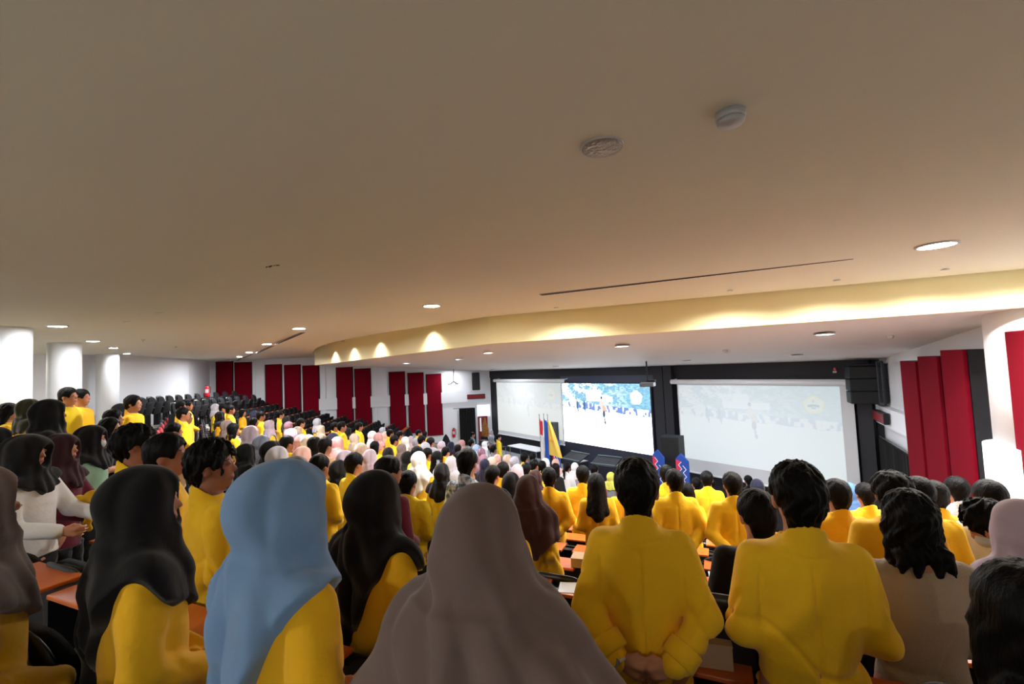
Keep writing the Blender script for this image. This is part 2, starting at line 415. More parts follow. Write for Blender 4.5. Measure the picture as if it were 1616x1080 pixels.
# ================= columns =================
def column(px, pz, d, r, z0, label):
    c = at_d(px, 600, d); 
    mb = MB(); mb.lathe((0, 0, 0), [(r, z0), (r, ZTOP+0.2)], 40)
    o = mb.build('round_column', WHITE, smooth=False)
    for p in o.data.polygons: p.use_smooth = len(p.vertices) == 4
    o.location = (c.x, c.y, 0); tag(o, label, 'column'); return o
column(2, 0, 6.5, 0.31, 2.5, 'thickest round white column at the picture edge behind the crowd')
column(101.5, 0, 9.5, 0.27, 2.5, 'second round white column, behind the two men in yellow jackets')
column(170, 0, 14.2, 0.28, 2.5, 'third, most distant round white column against the grey wall')
# ================= left wall fittings =================
def lpanel(x0, x1, yt, yb, label, ztop=None):
    t0, _ = lhit(x0, 600, 0.1); t1, _ = lhit(x1, 600, 0.1)
    zt = lhit((x0+x1)/2, yt, 0.1)[1] if ztop is None else ztop; zb = lhit((x0+x1)/2, yb, 0.1)[1]
    root = empty('acoustic_panel', lw((t0+t1)/2, zb, 0), 0, label, 'wall panel')
    L = abs(t0-t1); c = lw((t0+t1)/2, 0, 0.055); a = math.atan2(lw(1).y-lw(0).y, lw(1).x-lw(0).x)
    mb = MB(); mb.box((c.x-root.location.x, c.y-root.location.y, (zt-zb)/2), (L, 0.10, zt-zb), a); mb.build('fabric_face', RED, root, bevel=0.012)
    c2 = lw((t0+t1)/2, 0, 0.02)
    mb = MB(); mb.box((c2.x-root.location.x+0.0, c2.y-root.location.y, (zt-zb)/2), (L+0.09, 0.035, zt-zb+0.02), a); mb.build('backing_board', BLACK, root)
G = [[(341, 366, 571, 634), (370.5, 396, 572, 636)], [(419, 443.5, 575.5, 650), (449, 473, 576, 655), (478, 502.5, 577, 660)],
     [(531, 555.5, 580, 670), (560, 584, 582, 674)], [(614.5, 638, 587, 680), (644, 667.5, 588.5, 684), (673, 695.5, 590.5, 688)]]
W_ = ['first', 'second', 'third']
for gi, g in enumerate(G):
    nm = ['in the rear pair by the grey wall', 'in the rear group of three', 'in the pair before the white pilaster', 'in the group of three by the stage'][gi]
    for pi, (x0, x1, yt, yb) in enumerate(g):
        lpanel(x0, x1, yt, yb, 'tall maroon acoustic panel, %s from the rear %s' % (W_[pi], nm))
for x0, x1 in [(399, 404), (412, 418), (506, 514), (590, 594), (601, 611)]:
    t0 = lhit(x0, 600)[0]; t1 = lhit(x1, 600)[0]
    struct(wallbox(lw, t1, t0, 0, ZC+0.1, 0.0, 0.06).build('trim_pilaster', WHITE))
t0 = lhit(774, 600)[0]; t1 = lhit(503, 600)[0]
struct(wallbox(lw, max(t0, 0.02), t1, EYE-1.98, EYE-1.35, 0.0, 0.10).build('trim_ledge', WHITE))
aL = math.atan2(lw(0).y-lw(1).y, lw(0).x-lw(1).x)      # along the left wall towards the stage
def lpos(px, py, out): 
    t, z = lhit(px, py, out); return lw(t, z, out)
# hanging speaker
p = lpos(751, 602, 0.45); root = empty('wall_speaker', p, aL, 'tall black loudspeaker mounted high on the white wall', 'loudspeaker')
MB().box((0, 0.02, 0), (0.44, 0.4, 1.02)).build('cabinet', SPK, root, bevel=0.04)
MB().box((0, -0.19, 0), (0.38, 0.02, 0.94)).build('grille', GRILL, root, bevel=0.02)
MB().tube([(0, 0.1, 0.45), (0, 0.44, 0.45)], 0.03).build('bracket', DKMET, root)
# red running-text display boards
def board(p, rz, L, h, label):
    root = empty('led_display_board', p, rz, label, 'display board')
    MB().box((0, 0, 0), (L, 0.10, h)).build('housing', DKMET, root, bevel=0.01)
    MB().box((0, -0.055, 0), (L*0.95, 0.01, h*0.78)).build('display_window', mat('dark_red_display', (128, 12, 26), 0.3), root)
board(lpos(751.5, 626, 0.17), aL, 1.05, 0.27, 'long dark red display board on the white ledge below the hanging speaker')
# twin fan/lamp bracket
p = fceil(716, 588); root = empty('hanging_bracket', p, 0, 'thin black pole bracket with small fittings by the white wall', 'bracket')
MB().tube([(0, 0, 0.05), (-0.02, 0, -0.55)], 0.018).build('pole', DKMET, root)
MB().tube([(-0.02, 0, -0.55), (-0.18, 0, -0.66)], 0.02).build('arm', DKMET, root); MB().tube([(-0.02, 0, -0.55), (0.12, 0, -0.64)], 0.02).build('arm', DKMET, root)
MB().box((-0.22, 0, -0.67), (0.18, 0.1, 0.06)).build('fitting', METAL, root); MB().box((0.14, 0, -0.66), (0.14, 0.1, 0.06)).build('fitting', METAL, root)
def extinguisher(p, rz, label):
    rd = mat('extinguisher_red', (196, 24, 38), 0.3)
    root = empty('fire_extinguisher', p, rz, label, 'fire extinguisher')
    MB().lathe((0, 0, 0), [(0.0, -0.28), (0.085, -0.27), (0.09, -0.2), (0.09, 0.12), (0.07, 0.19), (0.03, 0.22), (0.0, 0.22)], 18).build('cylinder', rd, root, smooth=True)
    MB().box((0, 0, 0.25), (0.1, 0.04, 0.04)).build('valve', DKMET, root)
    MB().tube([(0.03, 0, 0.25), (0.13, -0.02, 0.16), (0.12, -0.02, -0.1)], 0.014).build('hose', BLACK, root)
    MB().box((0, -0.085, 0), (0.12, 0.02, 0.16)).build('sticker', PLASTIC, root)
extinguisher(lpos(716, 683, 0.13), aL, 'red fire extinguisher on the white wall beside the black door curtain')
pe = Vector((-14.28, 19.9, EYE-0.62)); dd = ray(314, 618); kk = 20.0/dd.y; extinguisher(Vector((dd.x*kk+0.35, dd.y*kk, EYE+dd.z*kk)), 0.6, 'small red extinguisher on the grey rear wall above the black seats')
# door recess with curtain
def lq(px0, px1, yt, yb, out, th, name, m, parent=None, folds=0):
    t0, zt = lhit(px0, yt, out); t1, zb = lhit(px1, yb, out)
    ts = np.linspace(t0, t1, 2+folds*2)
    front = [lw(t, 0, out+(0.04*math.sin(i*math.pi/2+0.7) if folds else 0)) for i, t in enumerate(ts)]
    backp = [lw(t, 0, out-th) for t in ts[::-1]]
    mb = MB(); mb.prism([(p.x, p.y) for p in front+backp], zb, zt)
    return mb.build(name, m, parent)
c = lq(724.5, 752, 645, 702, 0.25, 0.05, 'door_curtain', CURT, folds=14); tag(c, 'black floor-length curtain hanging across the side door', 'curtain')
t0, z0 = lhit(715, 645, 0.27); t1, _ = lhit(752, 645, 0.27); zr = lhit(735, 645, 0.27)[1]
o = MB().tube([lw(t0, zr+0.03, 0.27), lw(t1, zr+0.03, 0.27)], 0.02).build('curtain_rod', METAL); tag(o, 'thin metal rod holding the black door curtain', 'rod')
d1 = lq(754, 771, 657.5, 700, 0.06, 0.06, 'door_1', DOORM); struct(d1)
g = lq(757, 760, 660, 681, 0.075, 0.02, 'glass_strip', mat('door_glass_light', (235, 238, 240), 0.2, emit=((240, 244, 250), 0.5)), d1)
struct(lq(752.5, 774, 640, 657, 0.05, 0.05, 'window_1', mat('lit_transom', (240, 242, 246), 0.4, emit=((240, 245, 255), 0.7))))
struct(lq(752.5, 754, 640, 700, 0.09, 0.09, 'trim_door_1', WHITE))
# ================= right wall fittings =================
aR = math.atan2(rw(0).y-rw(1).y, rw(0).x-rw(1).x)
def rpanel(x0, x1, yt, yb, label, th=0.12, side=None):
    t0, _ = rhit(x0, 600, th); t1, _ = rhit(x1, 600, th); zt = rhit(x0, yt, th)[1]; zb = rhit(x0, yb, th)[1]
    root = empty('acoustic_panel', rw((t0+t1)/2, zb, 0), 0, label, 'wall panel'); o_ = root.location
    def bx(ta, tb, d0, d1, name, m, bev=0.0, e=0.0):
        pts = [rw(ta, 0, d0), rw(tb, 0, d0), rw(tb, 0, d1), rw(ta, 0, d1)]
        mb = MB(); mb.prism([(p.x-o_.x, p.y-o_.y) for p in pts], -e, zt-zb+e); return mb.build(name, m, root, bevel=bev)
    bx(t0, t1, th-0.05, th, 'fabric_face', RED, 0.01)
    bx(t0-0.02, t1+0.02, 0.0, th-0.052, 'black_backing', BLACK)
rpanel(1422.5, 1446.5, 570, 790, 'narrow maroon panel beside the black stage corner, first of three', 0.30)
rpanel(1450.5, 1481, 563, 800, 'middle maroon panel of the three beside the black curtain wall', 0.30)
rpanel(1487.5, 1523, 553, 810, 'tallest maroon panel of the three, next to the white column', 0.30)
rpanel(1592, 1640, 523, 830, 'maroon panel cut by the picture edge, past the white column', 0.30)
t0 = rhit(1551, 600, 0.25)[0]; t1 = rhit(1606, 600, 0.25)[0]
c = rw((t0+t1)/2+0.1, 0, -0.05); o = MB(); o.lathe((0, 0, 0), [(0.42, EYE-1.22), (0.42, ZTOP)], 48); o = o.build('round_column', WHITE); o.location = (c.x, c.y, 0)
for p in o.data.polygons: p.use_smooth = len(p.vertices) == 4
tag(o, 'round white half column between the maroon panels by the white-shirted men', 'column')
o = MB(); o.lathe((0, 0, 0), [(0.52, 0.5), (0.52, EYE-1.22)], 48); o = o.build('column_base', WHITE); o.location = (c.x, c.y, 0)
for p in o.data.polygons: p.use_smooth = len(p.vertices) == 4
tag(o, 'wider white round plinth below the half column between maroon panels', 'column base')
t1 = rhit(1445, 600, 0)[0]
struct(wallbox(rw, 0.0, t1+4, EYE-1.83, EYE-1.38, 0.0, 0.16).build('trim_ledge_right', WHITE))
p0, z0 = rhit(1390, 658, 0.24); board(rw(p0, z0, 0.24), aR+math.pi, 1.0, 0.26, 'dark red display board on the white ledge beside the black stage wall')
# black curtain at right
ts = np.linspace(0.15, rhit(1440, 700, 0.2)[0], 40); 
fr_ = [rw(t, 0, 0.16+0.03*math.sin(i*1.9)) for i, t in enumerate(ts)]; bk_ = [rw(t, 0, 0.08) for t in ts[::-1]]
zc_ = EYE-2.22
mb = MB(); mb.prism([(p.x, p.y) for p in fr_+bk_], 0.02, [zc_+0.02*math.sin(i*1.3) for i in range(80)]); o = mb.build('side_curtain', CURT); tag(o, 'black curtain hanging below the white ledge beside the stage', 'curtain')
o = MB().tube([rw(0.1, zc_+0.04, 0.14), rw(ts[-1], zc_+0.04, 0.14)], 0.015).build('curtain_rail', METAL); tag(o, 'thin rail with rings above the black side curtain', 'rail')
# line array speaker on its frame
p = fhit(1358, 600, 0.9); ps = sr(p[0], 0.9, 0)
ztop = fhit(1358, 573, 0.9)[1]; zbot = fhit(1370, 639, 0.9)[1]
root = empty('line_array_speaker', sr(fhit(1366, 600, 0.7)[0], 0.7, zbot), ANG_F+math.pi+0.5, 'black three-box loudspeaker stack hung at the corner of the stage wall', 'loudspeaker')
hh = (ztop-zbot)/3.3
for k in range(3):
    b = MB().box((0, 0, hh*(k+0.55)), (0.75, 0.5, hh*0.96)).build('speaker_box', SPK, root, bevel=0.02)
    MB().box((0, 0.255, hh*(k+0.55)), (0.68, 0.01, hh*0.8)).build('grille', GRILL, b)
MB().box((0, 0, hh*3.15), (0.8, 0.55, hh*0.12)).build('flying_frame', DKMET, root)
t, zt = rhit(1384, 571, 0.35); t2, zb = rhit(1397, 639, 0.35)
o = empty('speaker_support_frame', rw(t, zb, 0.35), 0, 'black square tube frame against the white wall behind the speaker stack', 'frame')
dl = rw(t2, 0, 0.35)-rw(t, 0, 0.35); H_ = zt-zb
for nm_, a_, b_ in [('upright', (0, 0, 0), (0, 0, H_)), ('upright', dl, dl+Vector((0, 0, H_))), ('crossbar', (0, 0, H_), dl+Vector((0, 0, H_))), ('crossbar', (0, 0, 0), dl)]:
    MB().tube([a_, b_], 0.028, 4).build(nm_, DKMET, o)
# ================= front wall: screens =================
def lin(img): return np.where(img <= 0.04045, img/12.92, ((np.clip(img, 0, 2)+0.055)/1.055)**2.4)
def smooth_noise(u, v, seed, f):
    r = np.random.RandomState(seed); g = r.rand(64, 64)
    x = (u*f) % 63; y = (v*f) % 63; xi = x.astype(int); yi = y.astype(int); fx = x-xi; fy = y-yi
    fx = fx*fx*(3-2*fx); fy = fy*fy*(3-2*fy)
    return (g[yi, xi]*(1-fx)+g[yi, xi+1]*fx)*(1-fy)+(g[yi+1, xi]*(1-fx)+g[yi+1, xi+1]*fx)*fy
def picture(kind):
    """the same ceremony film on all three surfaces: dark tree line, banner, row of people, pale field"""
    nx, ny = 280, 158
    u, v = np.meshgrid(np.linspace(0, 1, nx), np.linspace(0, 1, ny)); v = 1-v      # v = 1 at the top
    n1 = smooth_noise(u, v, 1, 60); n2 = smooth_noise(u, v, 2, 14); n3 = smooth_noise(u*1.0, v*0.35, 3, 60)
    lt = np.clip((n1*0.4+n2*0.6-.42)*5, 0, 1)*np.clip(1.5-1.6*u, 0, 1)
    sky = np.stack([0.60+0.38*lt, 0.76+0.22*lt, 0.84+0.15*lt], -1)*(0.90+0.14*n1)[..., None]
    img = sky
    hor = 0.60-0.075*u
    ppl = (v < hor+0.10) & (v > hor)
    q3 = np.clip((n3-.42)*6, 0, 1); pc = np.stack([0.52+0.46*q3, 0.60+0.38*q3, 0.78+0.2*q3], -1)
    img = np.where(ppl[..., None], pc, img)
    field = (v <= hor+0.02*np.sin(u*40)*0.3)
    fc = np.stack([1.0+0*u, 1.0+0*u, 0.99+0*u], -1)
    img = np.where(field[..., None], fc, img)
    ban = ((u > .33) & (u < .63) & (v > .715) & (v < .80)) | ((u > .40) & (u < .50) & (v >= .80) & (v < .90))
    img = np.where(ban[..., None], np.ones(3), img)
    def blob(cx, cy, rx, ry, c):
        nonlocal img
        k = ((u-cx)/rx)**2+((v-cy)/ry)**2 < 1; img = np.where(k[..., None], np.array(c), img)
    # the person marching and two more behind
    blob(.505, .775, .011, .024, (.30, .32, .36)); blob(.505, .67, .022, .07, (.93, .80, .78)); blob(.53, .60, .02, .06, (.85, .72, .66)); blob(.525, .52, .014, .055, (.34, .40, .48)); blob(.53, .44, .008, .03, (.55, .6, .62)); blob(.535, .39, .009, .03, (.40, .45, .46))
    for cx in (.21, .30): blob(cx, .64, .012, .08, (.35, .5, .6)); blob(cx+.01, .55, .006, .045, (.5, .58, .68))
    # campus emblem: five-sided badge
    ang = np.arctan2((v-.80)*1.0*(9/16), (u-.868)); rad = np.hypot(u-.868, (v-.80)*9/16)
    R5 = 0.056*(1+0.06*np.cos(5*(ang-math.pi/2)))
    e = rad < R5
    if kind == 'led': img = np.where(e[..., None], np.ones(3), img)
    else:
        img = np.where(e[..., None], np.array((.90, .80, .42)), img)
        img = np.where((rad < R5*.86)[..., None], np.array((.97, .96, .88)), img)
        ring = (rad < R5*.80) & (rad > R5*.66) & (np.sin(ang*26) > -0.2); img = np.where(ring[..., None], np.array((.86, .76, .46)), img)
        img = np.where((rad < R5*.60)[..., None], np.array((.86, .90, .84)), img)
        bk = (np.abs(v-.795+0.35*np.abs(u-.868)) < .014) & (np.abs(u-.868) < .03); img = np.where(bk[..., None], np.array((.22, .38, .36)), img)
        blob(.868, .84, .006, .018, (.80, .5, .3)); blob(.868, .765, .012, .012, (.4, .5, .5))
    if kind == 'led':      # an over-bright wall: everything but the pale field runs far below full drive
        g = lin(img); dark = (img.mean(-1) < .985); g[dark] = (g[dark]**1.4)*.50; g[~dark] = 1.0
        return g[::-1]
    e2 = (rad < R5*1.02)[..., None]
    return np.where(e2, (img-.5)*1.25+.42, img)[::-1]          # row 0 at the bottom
def screen_mesh(name, s0, s1, z0, z1, out, img, m, parent, org):
    ny, nx = img.shape[:2]
    S = np.linspace(s0, s1, nx+1); Z = np.linspace(z0, z1, ny+1)
    P = np.zeros((ny+1, nx+1, 3)); b = sr(0, out)
    P[..., 0] = b.x+WV.x*S[None, :]-org.x; P[..., 1] = b.y+WV.y*S[None, :]-org.y; P[..., 2] = Z[:, None]-org.z
    idx = np.arange((ny+1)*(nx+1)).reshape(ny+1, nx+1)
    F = np.stack([idx[:-1, :-1], idx[:-1, 1:], idx[1:, 1:], idx[1:, :-1]], -1).reshape(-1, 4)
    me = fast_mesh(name, P.reshape(-1, 3), F, smooth=False)
    ca = me.color_attributes.new('picture', 'FLOAT_COLOR', 'CORNER')
    c = np.ones((len(F), 4, 4), np.float32); c[..., :3] = img.reshape(-1, 3)[:, None, :]
    ca.data.foreach_set('color', c.ravel()); me.materials.append(m)
    o = bpy.data.objects.new(name, me); COL.objects.link(o); o.parent = parent; return o
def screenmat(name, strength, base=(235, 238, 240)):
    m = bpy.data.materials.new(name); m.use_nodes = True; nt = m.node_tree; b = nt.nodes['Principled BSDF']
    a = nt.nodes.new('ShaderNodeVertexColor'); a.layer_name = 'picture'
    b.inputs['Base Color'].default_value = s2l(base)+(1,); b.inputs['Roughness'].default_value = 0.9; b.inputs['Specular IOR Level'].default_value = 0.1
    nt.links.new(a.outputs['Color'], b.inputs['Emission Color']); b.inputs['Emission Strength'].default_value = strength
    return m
LEDM = screenmat('led_wall_picture', 3.6, (30, 32, 36)); PRJ = screenmat('projected_picture', 0.66, (150, 152, 155));  # roll-down screens glow on their own, standing in for the projector's beam
FABR = mat('screen_fabric', (206, 208, 212), 0.9)
led = picture('led'); prj = picture('proj')
# LED wall in the middle
OUTL = 0.12
s0 = fhit(886, 640, OUTL)[0]; s1 = fhit(1027, 640, OUTL)[0]; zt = fhit(887, 605, OUTL)[1]; zb = fhit(887, 695.5, OUTL)[1]
root = empty('led_wall', sr(s0, OUTL, 0), 0, 'bright wall-sized video screen in the middle, showing a ceremony on a pale field', 'screen')
screen_mesh('picture_area', s0, s1, zb, zt, OUTL, led, LEDM, root, root.location)
mb = MB(); pts = [sr(s0-0.05, 0), sr(s1+0.05, 0), sr(s1+0.05, OUTL-0.005), sr(s0-0.05, OUTL-0.005)]
mb.prism([(p.x-root.location.x, p.y-root.location.y) for p in pts], 0.02, zt+0.03); mb.build('lower_cabinet', NAVY, root)
mb = MB(); pts = [sr(s0-0.05, 0), sr(s1+0.7, 0), sr(s1+0.7, 0.07), sr(s0-0.05, 0.07)]
mb.prism([(p.x-root.location.x, p.y-root.location.y) for p in pts], zt+0.04, zt+0.33); mb.build('header_panel', mat('blue_grey_header', (52, 60, 80), 0.5), root)
# roll-down projection screens
def rollscreen(xl, xr, ytube, yt, ybl, ybr, out, iy, label, img_in, dim, tint):
    s0 = fhit(xl, 620, out)[0]; s1 = fhit(xr, 620, out)[0]; zt = fhit(xl, yt, out)[1]; zb = fhit(xl, ybl, out)[1]
    root = empty('projection_screen', sr(s0, out, zb), 0, label, 'projection screen'); O = root.location
    R = lambda s, o, z: sr(s, o, z)-O
    mb = MB(); pts = [R(s0, out-0.012, 0), R(s1, out-0.012, 0), R(s1, out-0.004, 0), R(s0, out-0.004, 0)]
    mb.prism([(p.x, p.y) for p in pts], 0, zt-zb); mb.build('screen_cloth', FABR, root)
    mb = MB(); mb.tube([R(s0-0.22, out, zt+0.07), R(s1+0.12, out, zt+0.07)], 0.085, 12); mb.build('roller_housing', ALU, root)
    mb = MB(); mb.tube([R(s0, out, zb+0.0), R(s1, out, zb+0.0)], 0.03, 8); mb.build('bottom_bar', ALU, root)
    for se in (s0-0.2, s1+0.1):
        MB().tube([R(se, out, zt+0.12), R(se, 0.01, zt+0.16)], 0.02).build('wall_bracket', ALU, root)
    il, ir, it_, ib = img_in
    a = s0+(s1-s0)*il; b = s0+(s1-s0)*ir; W = zt-zb
    im = img_in and lin(np.clip(np.array(tint)*(dim[0]+dim[1]*iy), 0, 1))
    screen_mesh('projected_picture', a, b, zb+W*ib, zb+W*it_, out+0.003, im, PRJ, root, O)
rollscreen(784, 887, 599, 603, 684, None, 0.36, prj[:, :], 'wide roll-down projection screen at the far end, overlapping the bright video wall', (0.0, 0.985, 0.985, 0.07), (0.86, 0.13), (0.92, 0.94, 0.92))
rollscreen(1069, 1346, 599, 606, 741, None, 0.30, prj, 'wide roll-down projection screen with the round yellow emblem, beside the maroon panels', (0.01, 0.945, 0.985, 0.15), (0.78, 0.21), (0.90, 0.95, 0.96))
# vertical mouldings of the front wall
for xa, xb, o_ in [(1033, 1048, 0.10), (1049, 1062, 0.22), (1352, 1376, 0.24)]:
    a, b = fhit(xa, 640, o_)[0], fhit(xb, 640, o_)[0]
    mb = MB(); mb.prism([(p.x, p.y) for p in (sr(a, 0), sr(b, 0), sr(b, o_), sr(a, o_))], 0, ZF+0.02); struct(mb.build('trim_pillar', BLACKW))
mb = MB(); zz_ = fhit(1200, 590, 0.2)[1]; mb.prism([(p.x, p.y) for p in (sr(0.02, 0), sr(FRONT_L-0.02, 0), sr(FRONT_L-0.02, 0.05), sr(0.02, 0.05))], ZF-0.36, ZF+0.02); struct(mb.build('trim_frieze', BLACKW))
p = sr(fhit(1318, 586, 0.08)[0], 0.08, fhit(1318, 586, 0.08)[1])
root = empty('alarm_beacon', p, ANG_F, 'small red and white beacon on the black wall above the wide screen', 'beacon')
MB().lathe((0, 0, 0.05), [(0.0, -0.03), (0.045, -0.03), (0.04, 0.04), (0.0, 0.05)], 12).build('lens', mat('beacon_red', (190, 20, 40), 0.3), root); MB().box((0, 0, -0.02), (0.09, 0.09, 0.05)).build('base', PLASTIC, root)
# projector hanging before the LED wall
p = at_d(1022, 607, 13.5); c = fceil(1020, 578); c = Vector((p.x, p.y, ZB-0.2))
s_, r_ = to_sr(p.x, p.y); ctop = ZF+(ZB-ZF)*(r_+0.4)/(RB+0.4)
root = empty('ceiling_projector', p, ANG_F+0.5, 'white projector hanging on a pole before the bright video wall', 'projector')
MB().box((0, 0, 0), (0.42, 0.34, 0.13)).build('case', mat('projector_case', (120, 122, 128), 0.4), root, bevel=0.03)
MB().lathe((0, 0, 0), [(0.04, 0.07), (0.045, 0.10), (0.03, 0.13)], 12).build('mount', DKMET, root)
MB().tube([(0, 0, 0.1), (0, 0, ctop-p.z)], 0.022).build('pole', DKMET, root)
MB().box((0.14, 0.0, 0.10), (0.18, 0.2, 0.06)).build('cable_box', DKMET, root)
MB().tube([(0.1, 0.17, 0.0), (0.1, 0.2, 0.0)], 0.045, 12).build('lens', GRILL, root)
# ================= stage things =================
def loudspeaker(px, ytop, ybot, out, w_, d_, label, stand=True):
    s_, zt = fhit(px, ytop, out); _, zb = fhit(px, ybot, out)
    root = empty('floor_loudspeaker', sr(s_, out, 0), ANG_F+math.pi+0.25, label, 'loudspeaker')
    cab = MB().box((0, 0, (zt+zb)/2), (w_, d_, zt-zb)).build('cabinet', SPK, root, bevel=0.02)
    MB().box((0, d_/2+0.006, (zt+zb)/2+0.05), (w_*0.86, 0.012, (zt-zb)*0.8)).build('grille', GRILL, root)
    MB().tube([(w_/2, 0, (zt+zb)/2-0.05), (w_/2+0.02, 0, (zt+zb)/2-0.05)], 0.06, 12).build('handle', BLACK, root)
    MB().box((0, 0, zb/2), (w_*1.05, d_*1.05, zb)).build('subwoofer', BLACK, root, bevel=0.02)
loudspeaker(1060, 688, 733, 1.6, 0.62, 0.5, 'black loudspeaker standing between the bright video wall and the wide screen')
loudspeaker(870, 667, 700, 0.7, 0.5, 0.45, 'black loudspeaker behind the flags, against the video wall')
def banner(px, out, ytop, wd, label, group='zigzag banner pillars'):
    s_, zt = fhit(px, ytop, out)
    root = empty('zigzag_banner_pillar', sr(s_, out, 0), ANG_F+math.pi, label, 'banner', None)
    W2 = wd/2; T = 0.07
    blue = mat('banner_blue', (44, 84, 176), 0.6); pink = mat('banner_pink', (226, 60, 96), 0.6); wh = mat('banner_white', (240, 240, 246), 0.6)
    # outline with a slanted top, as in the photograph
    def slab(name, pts, y0, y1, m):
        mb = MB(); n = len(pts); vs = [(x, y0, z) for x, z in pts]+[(x, y1, z) for x, z in pts]
        mb.add(vs, [tuple(range(n))[::-1], tuple(range(n, 2*n))]+[(i, (i+1) % n, n+(i+1) % n, n+i) for i in range(n)]); return mb.build(name, m, root)
    slab('board', [(-W2, 0), (W2, 0), (W2, zt-0.17), (0.03, zt), (-W2, zt-0.22)], -T/2, T/2, blue)
    # the zigzags run up both faces; seen from the hall, pink lies at the end where x is positive
    n = int(zt/0.22)
    zig = lambda off, k: off+(0.055 if k % 2 else -0.055)
    pk = [(W2, 0)]+[(W2, min(k*0.11, zt-0.30)) for k in (2*n-2,)]
    pts = [(W2, 0.0), (W2, zt-0.20)]+[(zig(0.06, k), k*0.11) for k in range(int((zt-0.24)/0.11), -1, -1)]
    slab('pink_field', pts, T/2+0.001, T/2+0.006, pink)
    for off in (0.06, -0.09):
        mb = MB(); top = zt-(0.22 if off > 0 else 0.36)
        ks_ = range(0, int(top/0.11)+1)
        for k in list(ks_)[:-1]:
            a = (zig(off, k), k*0.11); b = (zig(off, k+1), (k+1)*0.11)
            mb.add([(a[0]-.014, T/2+.008, a[1]), (a[0]+.014, T/2+.008, a[1]), (b[0]+.014, T/2+.008, b[1]), (b[0]-.014, T/2+.008, b[1]),
                    (a[0]-.014, T/2+.002, a[1]), (a[0]+.014, T/2+.002, a[1]), (b[0]+.014, T/2+.002, b[1]), (b[0]-.014, T/2+.002, b[1])], [(0, 1, 2, 3), (4, 5, 6, 7), (0, 3, 7, 4), (1, 2, 6, 5)])
        mb.build('zigzag_stripe', wh, root)
    MB().box((0, 0, 0.03), (wd*1.1, 0.4, 0.06)).build('foot', BLACK, root)
banner(1038.5, 2.3, 710, 0.40, 'blue and pink zigzag banner pillar just past the end of the bright video wall')
banner(1076, 1.9, 716, 0.42, 'blue and pink zigzag banner pillar at the corner of the wide screen')
banner(877, 1.6, 690, 0.42, 'blue and pink zigzag banner pillar behind the yellow flag')
def flag(px, out, ytop, kind, label):
    s_, zt = fhit(px, ytop, out); root = empty('flag', sr(s_, out, 0), ANG_F+math.pi, label, 'flag')
    MB().tube([(0, 0, 0.05), (0, 0, zt)], 0.016).build('flagpole', METAL, root)
    MB().lathe((0, 0, zt), [(0, 0), (0.03, 0.02), (0.02, 0.07), (0, 0.12)], 8).build('finial', METAL, root)
    MB().lathe((0, 0, 0), [(0.11, 0), (0.11, 0.03), (0.05, 0.06), (0, 0.06)], 20).build('stand_base', DKMET, root)
    def cloth(name, z0, z1, w0, w1, m, ph=0.0):
        ny, nx = 24, 14; V = []; 
        for side in (1, -1):
            for j in range(ny+1):
                v = j/ny; z = z0+(z1-z0)*v; ww = w0+(w1-w0)*v
                for i in range(nx+1):
                    u = i/nx
                    V.append((-u*ww, 0.05*math.sin(u*9+v*2.5+ph)*u+0.004*side, z-(1-u)*0.0-0.10*u*(1 if v > .9 else 0.4)))
        F = []; N1 = (nx+1)*(ny+1)
        for j in range(ny):
            for i in range(nx):
                a = j*(nx+1)+i; F.append((a, a+1, a+nx+2, a+nx+1)); F.append((N1+a, N1+a+nx+1, N1+a+nx+2, N1+a+1))
        me = fast_mesh(name, V, F); me.materials.append(m); o = bpy.data.objects.new(name, me); COL.objects.link(o); o.parent = root; return o
    if kind == 'rw':
        cloth('red_half', zt-0.75, zt-0.1, 0.20, 0.12, mat('flag_red', (214, 36, 50), 0.7)); cloth('white_half', zt-1.9, zt-0.74, 0.22, 0.2, mat('flag_white', (240, 240, 240), 0.7))
    elif kind == 'blue': cloth('flag_cloth', zt-1.9, zt-0.12, 0.30, 0.12, mat('flag_blue', (38, 86, 190), 0.7))
    else:
        c_ = cloth('flag_cloth', zt-1.55, zt-0.12, 0.78, 0.12, mat('flag_yellow', (250, 210, 92), 0.7), 0.6)
        MB().lathe((0, 0, 0), [(0, 0.012), (0.11, 0.012), (0.11, 0.0)], 16).build('round_emblem', mat('flag_emblem', (196, 130, 60), 0.7), root).location = (-0.25, 0.06, zt-0.95)
        bpy.context.view_layer.update()
        root.children[-1].rotation_euler = (math.pi/2, 0, 0)
flag(851, 2.6, 657, 'rw', 'red and white flag hanging furled on its pole beside the blue flag')
flag(858, 2.6, 656, 'blue', 'blue flag hanging furled between the red and white flag and the yellow flag')
flag(864, 2.6, 657, 'yellow', 'yellow flag with round emblem, hanging half open beside the blue flag')
def table(px, py, out_pos, L, D, H, m, label, rz=0.0):
    root = empty('folding_table', out_pos, rz, label, 'table')
    MB().box((0, 0, H-0.02), (L, D, 0.04)).build('tabletop', m, root, bevel=0.008)
    for x in (-1, 1):
        for y in (-1, 1): MB().tube([(x*L*.45, y*D*.4, 0), (x*L*.45, y*D*.4, H-0.04)], 0.018).build('leg', METAL, root)
p = at_z(833, 706, 0.75); table(0, 0, (p.x, p.y, 0), 2.4, 0.8, 0.75, mat('white_table', (226, 228, 232), 0.4), 'long white folding table on the pale stage floor before the far screen', ANG_F)
p = at_z(775, 703, 0.75); table(0, 0, (p.x, p.y, 0), 2.0, 0.7, 0.75, mat('dark_cloth_table', (24, 24, 30), 0.7), 'dark covered operator table near the maroon door', ANG_F)
tp = Vector((p.x, p.y, 0.75))
